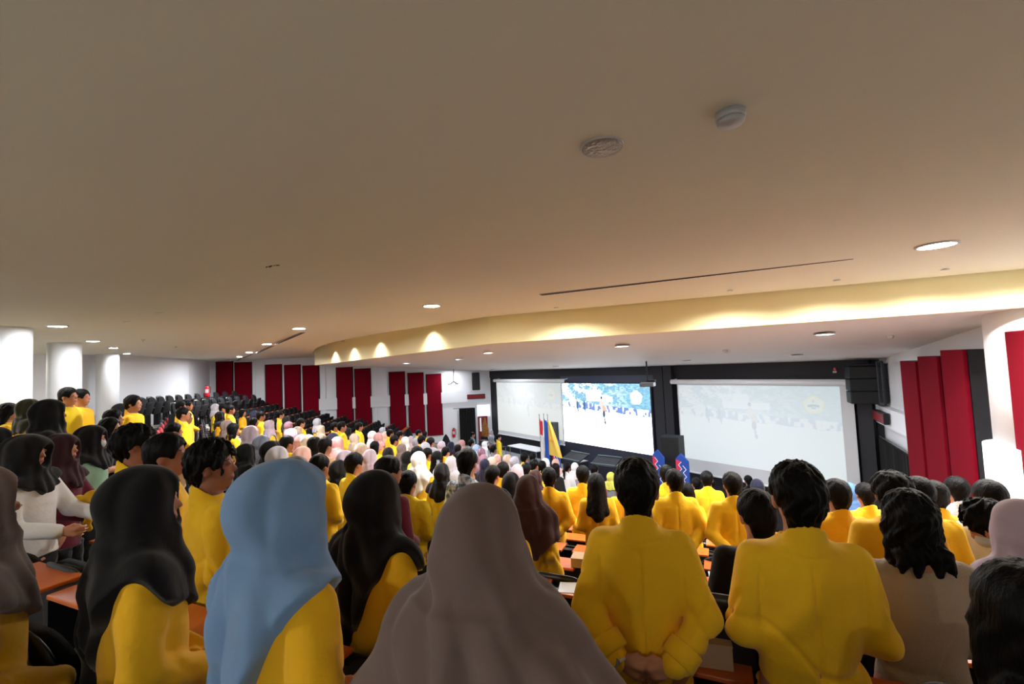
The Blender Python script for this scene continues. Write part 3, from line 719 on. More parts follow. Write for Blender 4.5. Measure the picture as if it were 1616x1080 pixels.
for k, (dx, c_, lb) in enumerate([(-0.7, (60, 60, 66), 'dark equipment case, first on the operator table'), (-0.1, (226, 226, 226), 'white equipment box in the middle of the operator table'), (0.6, (70, 66, 62), 'grey mixer case at the end of the operator table')]):
    q_ = tp+Vector((WV.x*dx, WV.y*dx, 0)); r_ = empty('equipment_case', q_, ANG_F, lb, 'equipment'); MB().box((0, 0, 0.09), (0.42, 0.34, 0.18)).build('case', mat('equip_%d' % k, c_, 0.5), r_, bevel=0.01); MB().box((0, -0.175, 0.09), (0.2, 0.012, 0.04)).build('handle', DKMET, r_)
# gunungan-like wooden shape and easel: plain generic carved board by the door
p = at_z(767, 710, 0.0); r_ = empty('carved_board', (p.x, p.y, 0), ANG_F, 'gold pointed ornamental board standing before the maroon door', 'ornament')
mb = MB(); pr = [(-.42, .75), (-.40, 1.1), (-.22, 1.45), (0, 1.85), (.22, 1.45), (.40, 1.1), (.42, .75)]; n = len(pr)
mb.add([(x, -.03, z) for x, z in pr]+[(x, .03, z) for x, z in pr], [tuple(range(n))[::-1], tuple(range(n, 2*n))]+[(i, (i+1) % n, n+(i+1) % n, n+i) for i in range(n)])
mb.build('carved_face', mat('gold_wood', (176, 122, 56), 0.5, noise=(9, 0.2, (120, 76, 34))), r_, bevel=0.01); MB().box((0, 0, 0.38), (0.5, 0.3, 0.76)).build('pedestal', BLACK, r_)
# easel / ladder by the far screen
p = at_z(795, 707, 0.0); r_ = empty('folding_ladder', (p.x, p.y, 0), ANG_F, 'grey folding step ladder under the far projection screen', 'ladder')
for x in (-.25, .25):
    MB().tube([(x*1.3, -.4, 0), (x, 0, 1.5)], 0.025).build('front_rail', METAL, r_); MB().tube([(x*1.3, .4, 0), (x, 0, 1.5)], 0.02).build('rear_rail', METAL, r_)
for k in range(4): MB().box((0, -.4+.1*(k+1)*.9, .3*(k+1)), (0.56, 0.09, 0.03)).build('step', METAL, r_)
MB().box((0, 0, 1.5), (0.56, 0.16, 0.04)).build('top_step', METAL, r_)
# stage monitors (wedge-framed lecterns) before the LED wall
def prompter(px, py, label, rz):
    p = at_z(px, py, 1.05); root = empty('slanted_lectern', (p.x, p.y, 0), rz, label, 'lectern')
    mb = MB(); mb.box((0, 0, 0.50), (0.95, 0.50, 1.0)); mb.build('body', mat('lectern_body', (28, 32, 44), 0.4), root, bevel=0.02)
    mb = MB(); mb.box((0, 0, 1.12), (1.0, 0.55, 0.04), 0, 0.35); mb.build('slanted_top', DKMET, root, bevel=0.008)
    gr_ = mat('lectern_edge', (96, 120, 122), 0.4)
    for y in (-0.27, 0.27): mb = MB(); mb.tube([(-.5, y, 1.15+y*.36), (.5, y, 1.15+y*.36)], 0.02); mb.build('edge_strip', gr_, root)
prompter(908, 724, 'dark slanted lectern before the lower panel of the video wall, nearer the flags', ANG_F)
prompter(957, 731, 'dark slanted lectern before the lower panel of the video wall, away from the flags', ANG_F+0.25)
# blue covered tables in the front
for (px, py, L, lb) in [(905, 749, 1.2, 'blue covered table beside the nearer slanted lectern'), (1003, 757, 1.8, 'blue covered table at the foot of the video wall')]:
    p = at_z(px, py, 0.6); r_ = empty('covered_table', (p.x, p.y, 0), ANG_F, lb, 'table')
    MB().box((0, 0, 0.3), (L, 0.6, 0.6)).build('blue_cloth', mat('bright_blue_cloth', (22, 118, 196), 0.7), r_, bevel=0.03)
    MB().box((0.1, 0, 0.605), (L*0.8, 0.5, 0.01)).build('cloth_runner', mat('deep_blue_cloth', (22, 84, 160), 0.7), r_)
# black podium racks near the left wall bottom
for px, py, lb in [(703, 697, 'black covered cone-shaped stack in front of the white wall'), (617, 672, 'dark folded seat stack by the third group of panels')]:
    pass
for px, d_, yt, lb in [(703.5, 24.0, 685, 'black draped pointed stand before the white wall, near the extinguisher'), (645, 23.0, 675, 'black draped pointed stand between two maroon panels')]:
    top = at_d(px, yt, d_); f_ = fsmooth(top.x, top.y); r_ = MB(); h_ = top.z-f_
    r_.lathe((0, 0, 0), [(0.42, 0.0), (0.30, h_*0.4), (0.12, h_*0.85), (0.0, h_)], 9); o = r_.build('draped_stand', CURT, smooth=True); o.location = (top.x, top.y, f_); tag(o, lb, 'stand')
# ================= people: signed-distance bodies meshed with surface nets =================
def smin(a, b, k):
    h = np.clip(0.5+0.5*(b-a)/k, 0, 1); return b*(1-h)+a*h-k*h*(1-h)
def smax(a, b, k): return -smin(-a, -b, k)
def v3(*a): return np.array(a, float)
class Grid:
    def __init__(s, lo, hi, h):
        s.lo = np.array(lo, float); s.h = h; s.n = np.ceil((np.array(hi)-s.lo)/h).astype(int)+1
        s.x, s.y, s.z = [(s.lo[i]+h*np.arange(s.n[i])).astype(np.float32) for i in range(3)]
        s.X, s.Y, s.Z = s.x[:, None, None], s.y[None, :, None], s.z[None, None, :]
    def new(s): return np.full(tuple(s.n), 0.15, np.float32)
    def sl(s, lo, hi, m):
        a = np.clip(np.floor((np.array(lo)-m-s.lo)/s.h).astype(int), 0, s.n); b = np.clip(np.ceil((np.array(hi)+m-s.lo)/s.h).astype(int)+1, 0, s.n)
        return tuple(slice(a[i], max(b[i], a[i])) for i in range(3))
    def put(s, F, fn, lo, hi, k=0.02, sub=False):
        q = s.sl(lo, hi, k+3*s.h)
        if any(c.stop <= c.start for c in q): return
        G = fn(s.X[q[0]], s.Y[:, q[1]], s.Z[:, :, q[2]])
        F[q] = smax(F[q], -G, k) if sub else smin(F[q], G, k)
    def cone(s, F, a, b, ra, rb, k=0.02, sub=False, flat=None):
        a = np.array(a, float); b = np.array(b, float); ba = b-a; L2 = float(ba@ba)+1e-9
        def fn(X, Y, Z):
            px, py, pz = X-a[0], Y-a[1], Z-a[2]
            h = np.clip((px*ba[0]+py*ba[1]+pz*ba[2])/L2, 0, 1)
            return np.sqrt((px-ba[0]*h)**2+(py-ba[1]*h)**2+(pz-ba[2]*h)**2)-(ra+(rb-ra)*h)
        r = max(ra, rb); s.put(F, fn, np.minimum(a, b)-r, np.maximum(a, b)+r, k, sub)
    def chain(s, F, pts, rs, k=0.02):
        for i in range(len(pts)-1): s.cone(F, pts[i], pts[i+1], rs[i], rs[i+1], k)
    def ell(s, F, c, r, k=0.02, R=None, o=None, sub=False):
        """ellipsoid at c (head-local when R, o given) with radii r"""
        c = np.array(c, float); r = np.array(r, float)
        cw = c if R is None else o+R @ c
        def fn(X, Y, Z):
            dx, dy, dz = X-cw[0], Y-cw[1], Z-cw[2]
            if R is not None:
                dx, dy, dz = [R[0, j]*dx+R[1, j]*dy+R[2, j]*dz for j in range(3)]
            k0 = np.sqrt((dx/r[0])**2+(dy/r[1])**2+(dz/r[2])**2); k1 = np.sqrt((dx/r[0]**2)**2+(dy/r[1]**2)**2+(dz/r[2]**2)**2)+1e-6
            return k0*(k0-1)/k1
        m = max(r); s.put(F, fn, cw-m, cw+m, k, sub)
    def column(s, F, prof, k=0.03, yw=None):
        """elliptic column; prof rows (z, half width, half depth, centre y, centre x)"""
        P = np.array(prof, float); 
        def fn(X, Y, Z):
            z = Z; a = np.interp(z, P[:, 0], P[:, 1]); b = np.interp(z, P[:, 0], P[:, 2]); cy = np.interp(z, P[:, 0], P[:, 3]); cx = np.interp(z, P[:, 0], P[:, 4]) if P.shape[1] > 4 else 0
            e = 2.3
            q = (np.abs((X-cx)/a)**e+np.abs((Y-cy)/b)**e)**(1/e)
            d = (q-1)*np.minimum(a, b)
            return np.maximum(d, np.maximum(P[0, 0]-z, z-P[-1, 0]))
        m = P[:, 1:3].max()+0.1; s.put(F, fn, v3(-m, -m, P[0, 0]), v3(m, m, P[-1, 0]), k)
    def mesh(s, F):
        """naive surface nets"""
        q = F < 0
        c = np.zeros(tuple(np.array(F.shape)-1), np.int8)
        for i in (0, 1):
            for j in (0, 1):
                for k in (0, 1): c += q[i:F.shape[0]-1+i, j:F.shape[1]-1+j, k:F.shape[2]-1+k]
        act = (c > 0) & (c < 8); I = np.argwhere(act)
        if len(I) == 0: return np.zeros((0, 3)), np.zeros((0, 4), int)
        idx = np.full(act.shape, -1, np.int64); idx[act] = np.arange(len(I))
        acc = np.zeros((len(I), 3)); cnt = np.zeros(len(I))
        cor = [(i, j, k) for i in (0, 1) for j in (0, 1) for k in (0, 1)]
        val = {o: F[I[:, 0]+o[0], I[:, 1]+o[1], I[:, 2]+o[2]] for o in cor}
        for o in cor:
            for ax in range(3):
                if o[ax] == 0:
                    p = list(o); p[ax] = 1; p = tuple(p); a, b = val[o], val[p]; m = (a < 0) != (b < 0)
                    t = np.where(m, a/np.where(m, a-b, 1), 0); pt = np.array(o, float)[None, :].repeat(len(I), 0); pt[:, ax] = t
                    acc[m] += pt[m]; cnt += m
        V = s.lo+(I+acc/cnt[:, None])*s.h
        Fs = []
        for ax in range(3):
            a1, a2 = [(1, 2), (2, 0), (0, 1)][ax]
            sl0 = [slice(None)]*3; sl1 = [slice(None)]*3; sl0[ax] = slice(0, -1); sl1[ax] = slice(1, None)
            A, B = q[tuple(sl0)], q[tuple(sl1)]
            for sgn, m in ((1, A & ~B), (-1, ~A & B)):
                E = np.argwhere(m)
                E = E[(E[:, a1] > 0) & (E[:, a2] > 0) & (E[:, a1] < F.shape[a1]-1) & (E[:, a2] < F.shape[a2]-1)]
                if not len(E): continue
                def g(d1, d2):
                    T = E.copy(); T[:, a1] -= d1; T[:, a2] -= d2; return idx[T[:, 0], T[:, 1], T[:, 2]]
                Q = np.stack([g(1, 1), g(0, 1), g(0, 0), g(1, 0)], 1)
                Q = Q[(Q >= 0).all(1)]
                Fs.append(Q if sgn > 0 else Q[:, ::-1])
        return V, np.concatenate(Fs)
def rotm(yaw, pitch, roll=0.0):
    return np.array(Matrix.Rotation(yaw, 3, 'Z') @ Matrix.Rotation(pitch, 3, 'X') @ Matrix.Rotation(roll, 3, 'Y'))
ARMS = {  # elbow, wrist of the right arm (x > 0); the left one mirrors it unless given
    'side': ((.218, -.03, 1.09), (.225, .04, .86)),
    'front': ((.222, -.02, 1.10), (.05, .19, .97)),
    'back': ((.240, -.075, 1.12), (.105, -.165, .985)),
    'cross': ((.245, .03, 1.12), (-.06, .19, 1.10)),
    'up': ((.22, .16, 1.16), (.10, .30, 1.36)),
    'reach': ((.235, .10, 1.10), (.20, .32, 1.05))}
def make_person(name, h=0.012, top='jacket', head='short', arms='front', yaw=0.0, pitch=0.0, female=False, hij=None, seed=0, wide=1.0, hem=0.76, legs='stand', lean=0.0, collar=True, hands=False, cuffs=True, larm=None, hairlen=0.0, tails=None, neckline=0.0, sleeve=1.0, arms_off=(0, 0), mask=False, rough=0.0035, skirt=False):
    """returns [(part name, mesh)] for a figure about 1.70 m tall facing +y, standing at the origin"""
    rs = np.random.RandomState(seed)
    dz = -0.42 if legs == 'sit' else 0.0
    sw = (0.90 if female else 1.0)*wide
    G = Grid((-.46, -.46 if legs != 'sit' else -.4, -0.02), (.46, .52 if legs != 'sit' else .62, 1.76+max(0, dz)), h)
    def L(p): return v3(p[0], p[1]+lean*max(0.0, (p[2]-0.9)), p[2]+dz-(0.25*lean*max(0, p[2]-1.2) if lean else 0))
    hc = L((0, .0, 1.583)); 
    hc = hc+v3(0, 0.06*lean, 0)
    R = rotm(yaw, pitch)
    S = [L((x*.160*sw, -.012, 1.368)) for x in (1, -1)]
    e, wv = ARMS[arms]; 
    E, W = [], []
    for i, x in enumerate((1, -1)):
        ee, ww = (ARMS[larm] if (larm and i == 1) else (e, wv))
        E.append(L((x*ee[0]*sw, ee[1], ee[2]))); W.append(L((x*ww[0], ww[1]-(0.03 if (i == 1 and arms in ('front', 'cross')) else 0), ww[2]-(0.05 if (i == 1 and arms == 'cross') else 0))))
    # ---- body ----
    B = G.new()
    G.ell(B, (0, -.014, .028), (.074, .092, .088), .02, R, hc); G.ell(B, (0, .030, -.040), (.056, .060, .074), .03, R, hc)
    G.ell(B, (0, .050, -.095), (.026, .028, .022), .02, R, hc)
    nose0, nose1 = hc+R @ v3(0, .084, .008), hc+R @ v3(0, .099, -.024); G.cone(B, nose0, nose1, .007, .0115, .01)
    G.ell(B, (0, .083, -.062), (.024, .012, .011), .008, R, hc)
    for x in (1, -1):
        G.ell(B, (x*.031, .096, .010), (.015, .014, .010), .008, R, hc, sub=True); G.ell(B, (x*.031, .077, .010), (.0145, .0145, .0125), .004, R, hc)
        G.ell(B, (x*.077, -.008, -.012), (.011, .020, .032), .008, R, hc)
    nb = L((0, -.03, 1.42)); G.cone(B, hc+R @ v3(0, -.022, -.055), nb, .054, .062, .03)
    G.column(B, [(.80+dz, .15*sw, .095, 0), (.95+dz, .150*sw, .10, 0), (1.08+dz, .13*sw, .09, 0), (1.25+dz, .155*sw, .10, -.01), (1.38+dz, .15*sw, .08, -.015), (1.43+dz, .07, .05, -.02)], .04) if not lean else G.chain(B, [L((0, 0, .9)), L((0, 0, 1.1)), L((0, -.01, 1.33))], [.14, .13, .13], .05)
    hr = .034
    for i in (0, 1):
        G.chain(B, [S[i], E[i], W[i]], [.052, .042, .029], .02)
        d = W[i]-E[i]; d = d/np.linalg.norm(d)
        x = (1, -1)[i]
        if arms == 'front': d = v3(-x*.95, .2, -.25)
        if arms == 'back': d = v3(-x*.88, -.08, -.40)
        if arms == 'cross': d = v3(-x*.9, .1, .1)
        d = d/np.linalg.norm(d)
        n = v3(0, -1, 0.2) if arms in ('front', 'cross') else (v3(0, 1, 0) if arms == 'back' else v3(-x, 0, 0)); n = n-d*(n@d); n /= np.linalg.norm(n)
        t = np.cross(d, n)
        if t[2] < 0 and arms != 'side': t = -t
        if arms == 'side': t = v3(0, 1, 0)
        w0 = W[i]
        for q in (-1, 1): G.cone(B, w0+t*.010*q, w0+d*.085+t*.019*q, .019, .016, .018)
        for f in range(4):
            base = w0+d*.085+t*(f-1.5)*.0195; ln = (.030, .036, .040, .034)[f]; c1 = d*.85+n*.5; c1 /= np.linalg.norm(c1); c2 = d*.3+n*.95; c2 /= np.linalg.norm(c2)
            p1 = base+c1*ln*1.15; p2 = p1+c2*ln*.9; G.chain(B, [base, p1, p2], [.0095, .0085, .0075], .004)
        tb = w0+d*.03+t*.022; G.chain(B, [tb, tb+d*.035+t*.022+n*.012, tb+d*.068+t*.018+n*.022], [.013, .0105, .009], .008)
    if legs == 'sit':
        kn = [v3(x*.12, .46, .50) for x in (1, -1)]; hp = [v3(x*.09, .02, .50) for x in (1, -1)]; an = [v3(x*.12, .48, .09) for x in (1, -1)]
    else:
        hp = [v3(x*.085*sw, 0, .88) for x in (1, -1)]; kn = [v3(x*.095, .015, .47) for x in (1, -1)]; an = [v3(x*.10, -.015, .09) for x in (1, -1)]
    for i in (0, 1): G.chain(B, [hp[i], kn[i], an[i]], [.085, .052, .036], .03); G.cone(B, an[i]-v3(0, .0, .035), an[i]+v3(0, .13, -.05), .032, .028, .02)
    # ---- trousers / skirt ----
    T = G.new()
    if skirt: G.column(T, [(.07, .19, .17, .01), (.5, .17, .15, 0), (.85, .165, .13, 0), (.98, .14, .11, 0)], .02)
    else:
        for i in (0, 1): G.chain(T, [hp[i], kn[i], an[i]+v3(0, 0, -.01)], [.108, .078, .068], .025)
        G.ell(T, hp[0]*.5+hp[1]*.5+v3(0, 0, .03), (.175*sw, .125, .13), .04)
    X, Y, Z = G.X, G.Y, G.Z
    hm = hem+dz
    T = T+.003*np.sin(Z*55+3*np.sin(X*20))*np.sin(Y*14+1)
    T = np.maximum(T, Z-(hm+.035)).astype(np.float32)
    # ---- top garment ----
    J = G.new()
    prof = {'jacket': [(hm, .178, .130, 0), (.92+dz, .172, .124, 0), (1.06+dz, .168, .118, 0), (1.22+dz, .172, .122, -.006), (1.33+dz, .176, .112, -.012), (1.39+dz, .150, .090, -.018), (1.43+dz, .098, .075, -.024), (1.452+dz, .070, .066, -.024)],
            'shirt': [(hm, .168, .115, 0), (.92+dz, .160, .110, 0), (1.06+dz, .152, .106, 0), (1.22+dz, .168, .114, -.006), (1.33+dz, .172, .106, -.012), (1.385+dz, .148, .086, -.016), (1.42+dz, .090, .070, -.022), (1.44+dz, .066, .062, -.024)]}
    P = prof['jacket' if top == 'jacket' else 'shirt']
    P = [(z, a*sw*(1.03 if female and z-dz < 1.0 else 1), b*(wide*.5+.5), c) for z, a, b, c in P]
    if lean:
        P = [(z-(0.25*lean*max(0, z-1.2)), a, b, c+lean*max(0, z-.9)) for z, a, b, c in P]
    G.column(J, P, .03)
    rsv = (.064, .060, .053) if top == 'jacket' else ((.062, .058, .050) if top != 'tee' else (.078, .072, .06))
    for i in (0, 1):
        w_end = W[i]+(E[i]-W[i])*.06
        if sleeve < 1: G.cone(J, S[i], S[i]+(E[i]-S[i])*sleeve, rsv[0], rsv[1], .045)
        else:
            G.cone(J, S[i]-v3(0, 0, .01), E[i], rsv[0], rsv[1], .045); G.cone(J, E[i], w_end, rsv[1], rsv[2], .02)
    # creases: a centre seam and folds that gather towards elbows and small of the back
    ph = rs.rand(6)*6.28
    amp = (.0088 if top == 'jacket' else .0042)
    Zr = Z-dz
    def ridge(p, w=.20): return np.exp(-(np.sin(p)/w)**2)
    big = 1.7 if h <= .0075 else 1.3 if h <= .008 else (.8 if h <= .010 else .6)
    low = np.clip((1.26-Zr)*3, 0, 1)
    fold = .5*np.sin(Zr*30+7*np.abs(X)+2.2*np.sin(X*15+ph[0])+ph[1])*low+.5*np.sin(X*40+5*np.sin(Zr*7+ph[2])+ph[3])*np.clip((1.12-Zr)*2.5, 0, 1)
    arm = np.clip((np.abs(X)-.15*sw)/.05, 0, 1)
    fold = fold-1.5*ridge(Zr*9+10*np.abs(X)*np.sign(np.sin(ph[5]))+1.3*np.sin(X*9+ph[1])+ph[2])*low*np.clip(.5+np.sin(X*7+ph[3]), 0, 1)-1.3*ridge(Zr*13-8*np.abs(X)+ph[0]+.8*np.sin(X*12))*low*np.clip(.4+np.sin(X*5+Zr*6+ph[4]), 0, 1)
    fold = fold-1.2*ridge(X*26+2.0*np.sin(Zr*5+ph[2]))*np.clip((1.05-Zr)*4, 0, 1)*(Y < 0)-1.6*arm*ridge(Zr*17+Y*14+ph[4]+1.5*np.sin(Zr*8))*np.clip((1.30-Zr)*5, 0, 1)
    J = (J-amp*big*fold).astype(np.float32)
    if top == 'jacket':
        J = J+(.011*np.exp(-(X/.006)**2)*(Y < 0)*(Zr < 1.38))
        vent = np.clip((.98-Zr)*8, 0, 1)*np.exp(-(X/.008)**2)*(Y < 0)*.02; J = J+vent
        if h <= .008:
            J = J+.005*np.exp(-((np.abs(X)-.165*sw-.02*np.clip(1.3-Zr, 0, 1))/.007)**2)*np.clip((Zr-1.12)*12, 0, 1)*np.clip((1.37-Zr)*25, 0, 1)*(Y < .03)
    # neck opening and collar
    G.cone(J, L((0, -.028, 1.40)), L((0, -.012, 1.50)), .058, .070, .01, sub=True)
    J = np.maximum(J, (hm+.012*np.sin(X*13+1)-Z))
    if collar:
        C = G.new(); t_ = .006 if h < .01 else .010
        G.cone(C, L((0, -.032, 1.395)), L((0, -.030, 1.480)), .082, .067+t_, .01)
        C = np.maximum(C, (Z+Y*.8)-(1.432+dz+.9*lean*.5)); C = np.maximum(C, Y-.05)
        if h < .01: Ci = G.new(); G.cone(Ci, L((0, -.028, 1.40)), L((0, -.024, 1.56)), .066, .062, .01); C = smax(C, -Ci, .004)
        if h < .01: C = np.maximum(C, -(np.abs(Z+Y*.25-(1.415+dz))-.0025) * (Y < 0)-.0*Z) if False else C
        J = smin(J, C.astype(np.float32), .002)
        if h < .01: J = (J+.005*np.exp(-((Z-1.428-dz-.25*Y)/.004)**2)*(Y < 0)*(np.abs(X) < .085)).astype(np.float32)
    parts = []
    # ---- head covering ----
    if head == 'hijab':
        H = G.new(); hk = dict(zb=1.20, slope=0.5, back=1.05, front=1.22, x0=0.0, spread=0.012, tilt=0.0, puff=1.0); hk.update(hij or {})
        pf = hk['puff']
        G.ell(H, (0, -.012, .030), (.096*pf, .120*pf, .104), .03, R, hc); G.ell(H, (0, .01, -.04), (.088*pf, .10, .098), .04, R, hc)
        G.ell(H, (0, -.075*pf, .0), (.07*pf, .06, .07), .04, R, hc)
        G.cone(H, hc+R @ v3(0, -.012, -.06), L((0, -.015, 1.36)), .088*pf, .125, .06)
        if hk.get('cape'):
            for x in (1, -1): G.cone(H, hc+v3(0, -.02, -.06), L((x*.15, -.02, 1.34)), .092, .075, .05)
        D = J-(hk['spread']+.014)
        shoulder = hk.get('cape')
        if shoulder: 
            for x in (1, -1): G.cone(D, L((0, -.02, 1.44)), L((x*shoulder, -.02, 1.18)), .10, .13, .10)
        zb = hk['back']+dz+hk['slope']*np.abs(X-hk['x0'])+hk['tilt']*X
        zf = hk['front']+dz+.5*np.abs(X)
        w_ = np.clip((.05-Y)/.11, 0, 1); w_ = w_*w_*(3-2*w_); zc = zf+(zb-zf)*w_
        reg = zc-Z
        D = smax(D, (reg+0*D).astype(np.float32), .01)
        D = np.maximum(D, Z-(1.46+dz))
        H = smin(H, D.astype(np.float32), .055)
        TH = np.arctan2(X-hk['x0'], -(Y+.0)); t = np.clip((hc[2]-.02-Z)/.25, 0, 1)
        u1 = TH*5.5+ph[0]+3.5*(Z-hc[2])+.9*np.sin((Z-hc[2])*11+ph[4]); u2 = TH*9+ph[1]-9*(Z-hc[2])
        fold = np.abs(np.sin(u1))**1.3*1.3-.6+np.sin(u2)*.25+.35*np.sin((Z-hc[2])*30+TH*4+ph[2])
        t2 = np.clip((hc[2]+.06-Z)/.12, 0, 1)
        H = H-(hk.get('amp', .0115)*fold*t).astype(np.float32)-((.0045*np.sin((Z-hc[2])*38+TH*2.6+ph[3]+2*np.sin(TH*2))+.004*np.abs(np.sin(TH*2.5+ph[5]+2*(Z-hc[2]))))*t2*(1-t)).astype(np.float32)
        Fc = G.new(); G.ell(Fc, (0, .125, -.018), (.058, .068, .084), .01, R, hc)
        H = smax(H, -Fc, .012)
        G2 = tails or []
        for (p, q, r0, r1) in G2: G.cone(H, L(p), L(q), r0, r1, .04)
        H = np.maximum(H, -(Z-(hk['min'] if 'min' in hk else 0.6)))
        parts.append(('hijab', H, 'hood'))
    elif head in ('short', 'curly', 'long', 'bob', 'pony', 'cap'):
        H = G.new(); o = .016 if head != 'curly' else .026
        G.ell(H, (0, -.016, .034), (.076+o, .094+o, .088+o*.9), .02, R, hc)
        G.ell(H, (0, -.062, -.03), (.058+o*.4, .042+o*.5, .062), .03, R, hc)
        if head in ('short', 'curly'): G.ell(H, (0, -.048, -.088), (.050, .038, .042), .02, R, hc)
        if head == 'long':
            G.cone(H, hc+R @ v3(0, -.055, .0), L((0, -.145, 1.25-hairlen)), .085, .07, .05)
            for x in (1, -1): G.cone(H, hc+R @ v3(x*.065, -.02, -.02), L((x*.09, -.10, 1.28-hairlen)), .035, .045, .04)
        if head == 'bob':
            G.ell(H, (0, -.035, -.06), (.092, .066, .115), .03, R, hc)
            for x in (1, -1): G.cone(H, hc+R @ v3(x*.075, .0, -.02), hc+R @ v3(x*.090, -.035, -.165), .028, .022, .03)
            for x in (.03, -.03, .07, -.07): G.cone(H, hc+R @ v3(x, -.08, -.12), hc+R @ v3(x*1.3, -.105, -.185), .035, .010, .02)
        if head == 'pony': G.chain(H, [hc+R @ v3(0, -.11, .01), hc+R @ v3(0, -.15, -.06), L((0, -.15, 1.33))], [.035, .036, .018], .02)
        Fc = G.new(); G.ell(Fc, (0, .112, -.020), (.080, .078, .088), .01, R, hc)
        H = smax(H, -Fc, .012)
        if head in ('short', 'curly', 'pony'):
            for x in (1, -1): 
                Ec = G.new(); G.ell(Ec, (x*.085, .012, -.048), (.045, .052, .052), .01, R, hc); H = smax(H, -Ec, .01)
        A1 = np.arctan2(X-hc[0], Y-hc[1])
        nz = np.sin(A1*23+ph[0]+5*np.sin(Z*40))*.5+np.sin(Z*95+A1*9+ph[1])*.4+np.sin((X+Y)*130+ph[2])*.35*(1.7 if head == 'curly' else .8)+np.sin(A1*9+Z*45+ph[4])*(.9 if head == 'curly' else .5)
        H = (H+(rough if head != 'curly' else .0065)*nz).astype(np.float32)
        parts.append(('hair', H, 'hair'))
    if mask:
        K = G.new(); G.ell(K, (0, .060, -.055), (.058, .052, .050), .01, R, hc); parts.append(('face_mask', K, 'mask'))
    out = []
    V, F = G.mesh(B); me = fast_mesh('body', V, F)
    # eyes, brows and lips on the skin
    C = V[F].mean(1)-hc; Lc = C @ R
    mi = np.zeros(len(F), np.int32)
    fr = Lc[:, 1] > .055
    mi[fr & (np.abs(np.abs(Lc[:, 0])-.031) < .0075) & (np.abs(Lc[:, 2]-.010) < .0042)] = 1
    mi[fr & (np.abs(np.abs(Lc[:, 0])-.033) < .015) & (np.abs(Lc[:, 2]-.030) < .0036)] = 1
    mi[fr & (np.abs(Lc[:, 0]) < .022) & (np.abs(Lc[:, 2]+.062) < .008)] = 2
    me.polygons.foreach_set('material_index', mi); out.append(('body', me, 'skin'))
    V, F = G.mesh(T); V = V[:, :]; out.append(('skirt' if skirt else 'trousers', fast_mesh('trousers', V, F), 'trousers'))
    V, F = G.mesh(J); out.append(({'jacket': 'jacket', 'tee': 't_shirt', 'sweater': 'sweater'}.get(top, 'shirt'), fast_mesh('jacket', V, F), 'top'))
    for nm, H, key in parts:
        V, F = G.mesh(H); out.append((nm, fast_mesh(nm, V, F), key))
    Sh = G.new()
    for i in (0, 1): G.cone(Sh, an[i]+v3(0, -.03, -.05), an[i]+v3(0, .14, -.055), .040, .036, .02)
    Sh = np.maximum(Sh, -(Z-0.0)); V, F = G.mesh(Sh); out.append(('shoes', fast_mesh('shoes', V, F), 'shoe'))
    if cuffs and hands:
        out.append(('wristwatch', None, (W, E)))
    return dict(parts=out, W=W, E=E, hc=hc)
# ---- cloth materials ----
def cloth(name, rgb, rgb2=None, scale=30, bump=14, bs=0.35, pat=0.25, rough=0.85, crease=0.0, cs=5.0, cst=(1, 1, .7)):
    m = mat(name, rgb, rough, noise=(scale, pat, rgb2) if rgb2 else None, bump=(bump, bs), sheen=0.15, spec=0.2)
    if crease:
        nt = m.node_tree; n = nt.nodes; l = nt.links; b = n['Principled BSDF']
        tc = n.new('ShaderNodeTexCoord'); mp = n.new('ShaderNodeMapping'); mp.inputs['Scale'].default_value = cst; mp.inputs['Rotation'].default_value = (0.3, 0.5, 0.2)
        t = n.new('ShaderNodeTexNoise'); t.noise_type = 'RIDGED_MULTIFRACTAL'; t.inputs['Scale'].default_value = cs; t.inputs['Detail'].default_value = 2.0; t.inputs['Distortion'].default_value = 0.4
        bp = n.new('ShaderNodeBump'); bp.inputs['Strength'].default_value = min(1.0, crease*2); bp.inputs['Distance'].default_value = 0.07; bp.invert = True
        l.new(tc.outputs['Object'], mp.inputs['Vector']); l.new(mp.outputs['Vector'], t.inputs['Vector']); l.new(t.outputs['Fac'], bp.inputs['Height'])
        old = [k for k in b.inputs['Normal'].links][0].from_socket
        l.new(old, bp.inputs['Normal']); l.new(bp.outputs['Normal'], b.inputs['Normal'])
    return m
SKIN = mat('skin', (188, 132, 104), 0.55, spec=0.3); SKIN2 = mat('skin_tan', (156, 104, 80), 0.55, spec=0.3)
EYE_M = mat('eye_and_brow', (24, 18, 16), 0.4); LIP = mat('lips', (150, 82, 76), 0.5)
HAIR = mat('black_hair', (6, 5, 6), 0.5, bump=(110, 0.35, (1, 1, .12)), spec=0.12)
HAIRB = mat('dark_brown_hair', (13, 9, 9), 0.5, bump=(110, 0.35, (1, 1, .12)), spec=0.12)
YEL = cloth('yellow_jacket_cloth', (247, 196, 34), crease=.45); YEL2 = cloth('amber_jacket_cloth', (242, 184, 30), crease=.45); YEL3 = cloth('lemon_jacket_cloth', (240, 208, 38), crease=.45)
TROU = cloth('black_trousers', (22, 22, 26)); TROUG = cloth('pale_trousers', (150, 156, 164)); TROUN = cloth('navy_trousers', (30, 32, 46)); TROUK = cloth('grey_brown_trousers', (92, 84, 76))
SHOE = mat('dark_shoe', (20, 18, 18), 0.4)
HC = {}
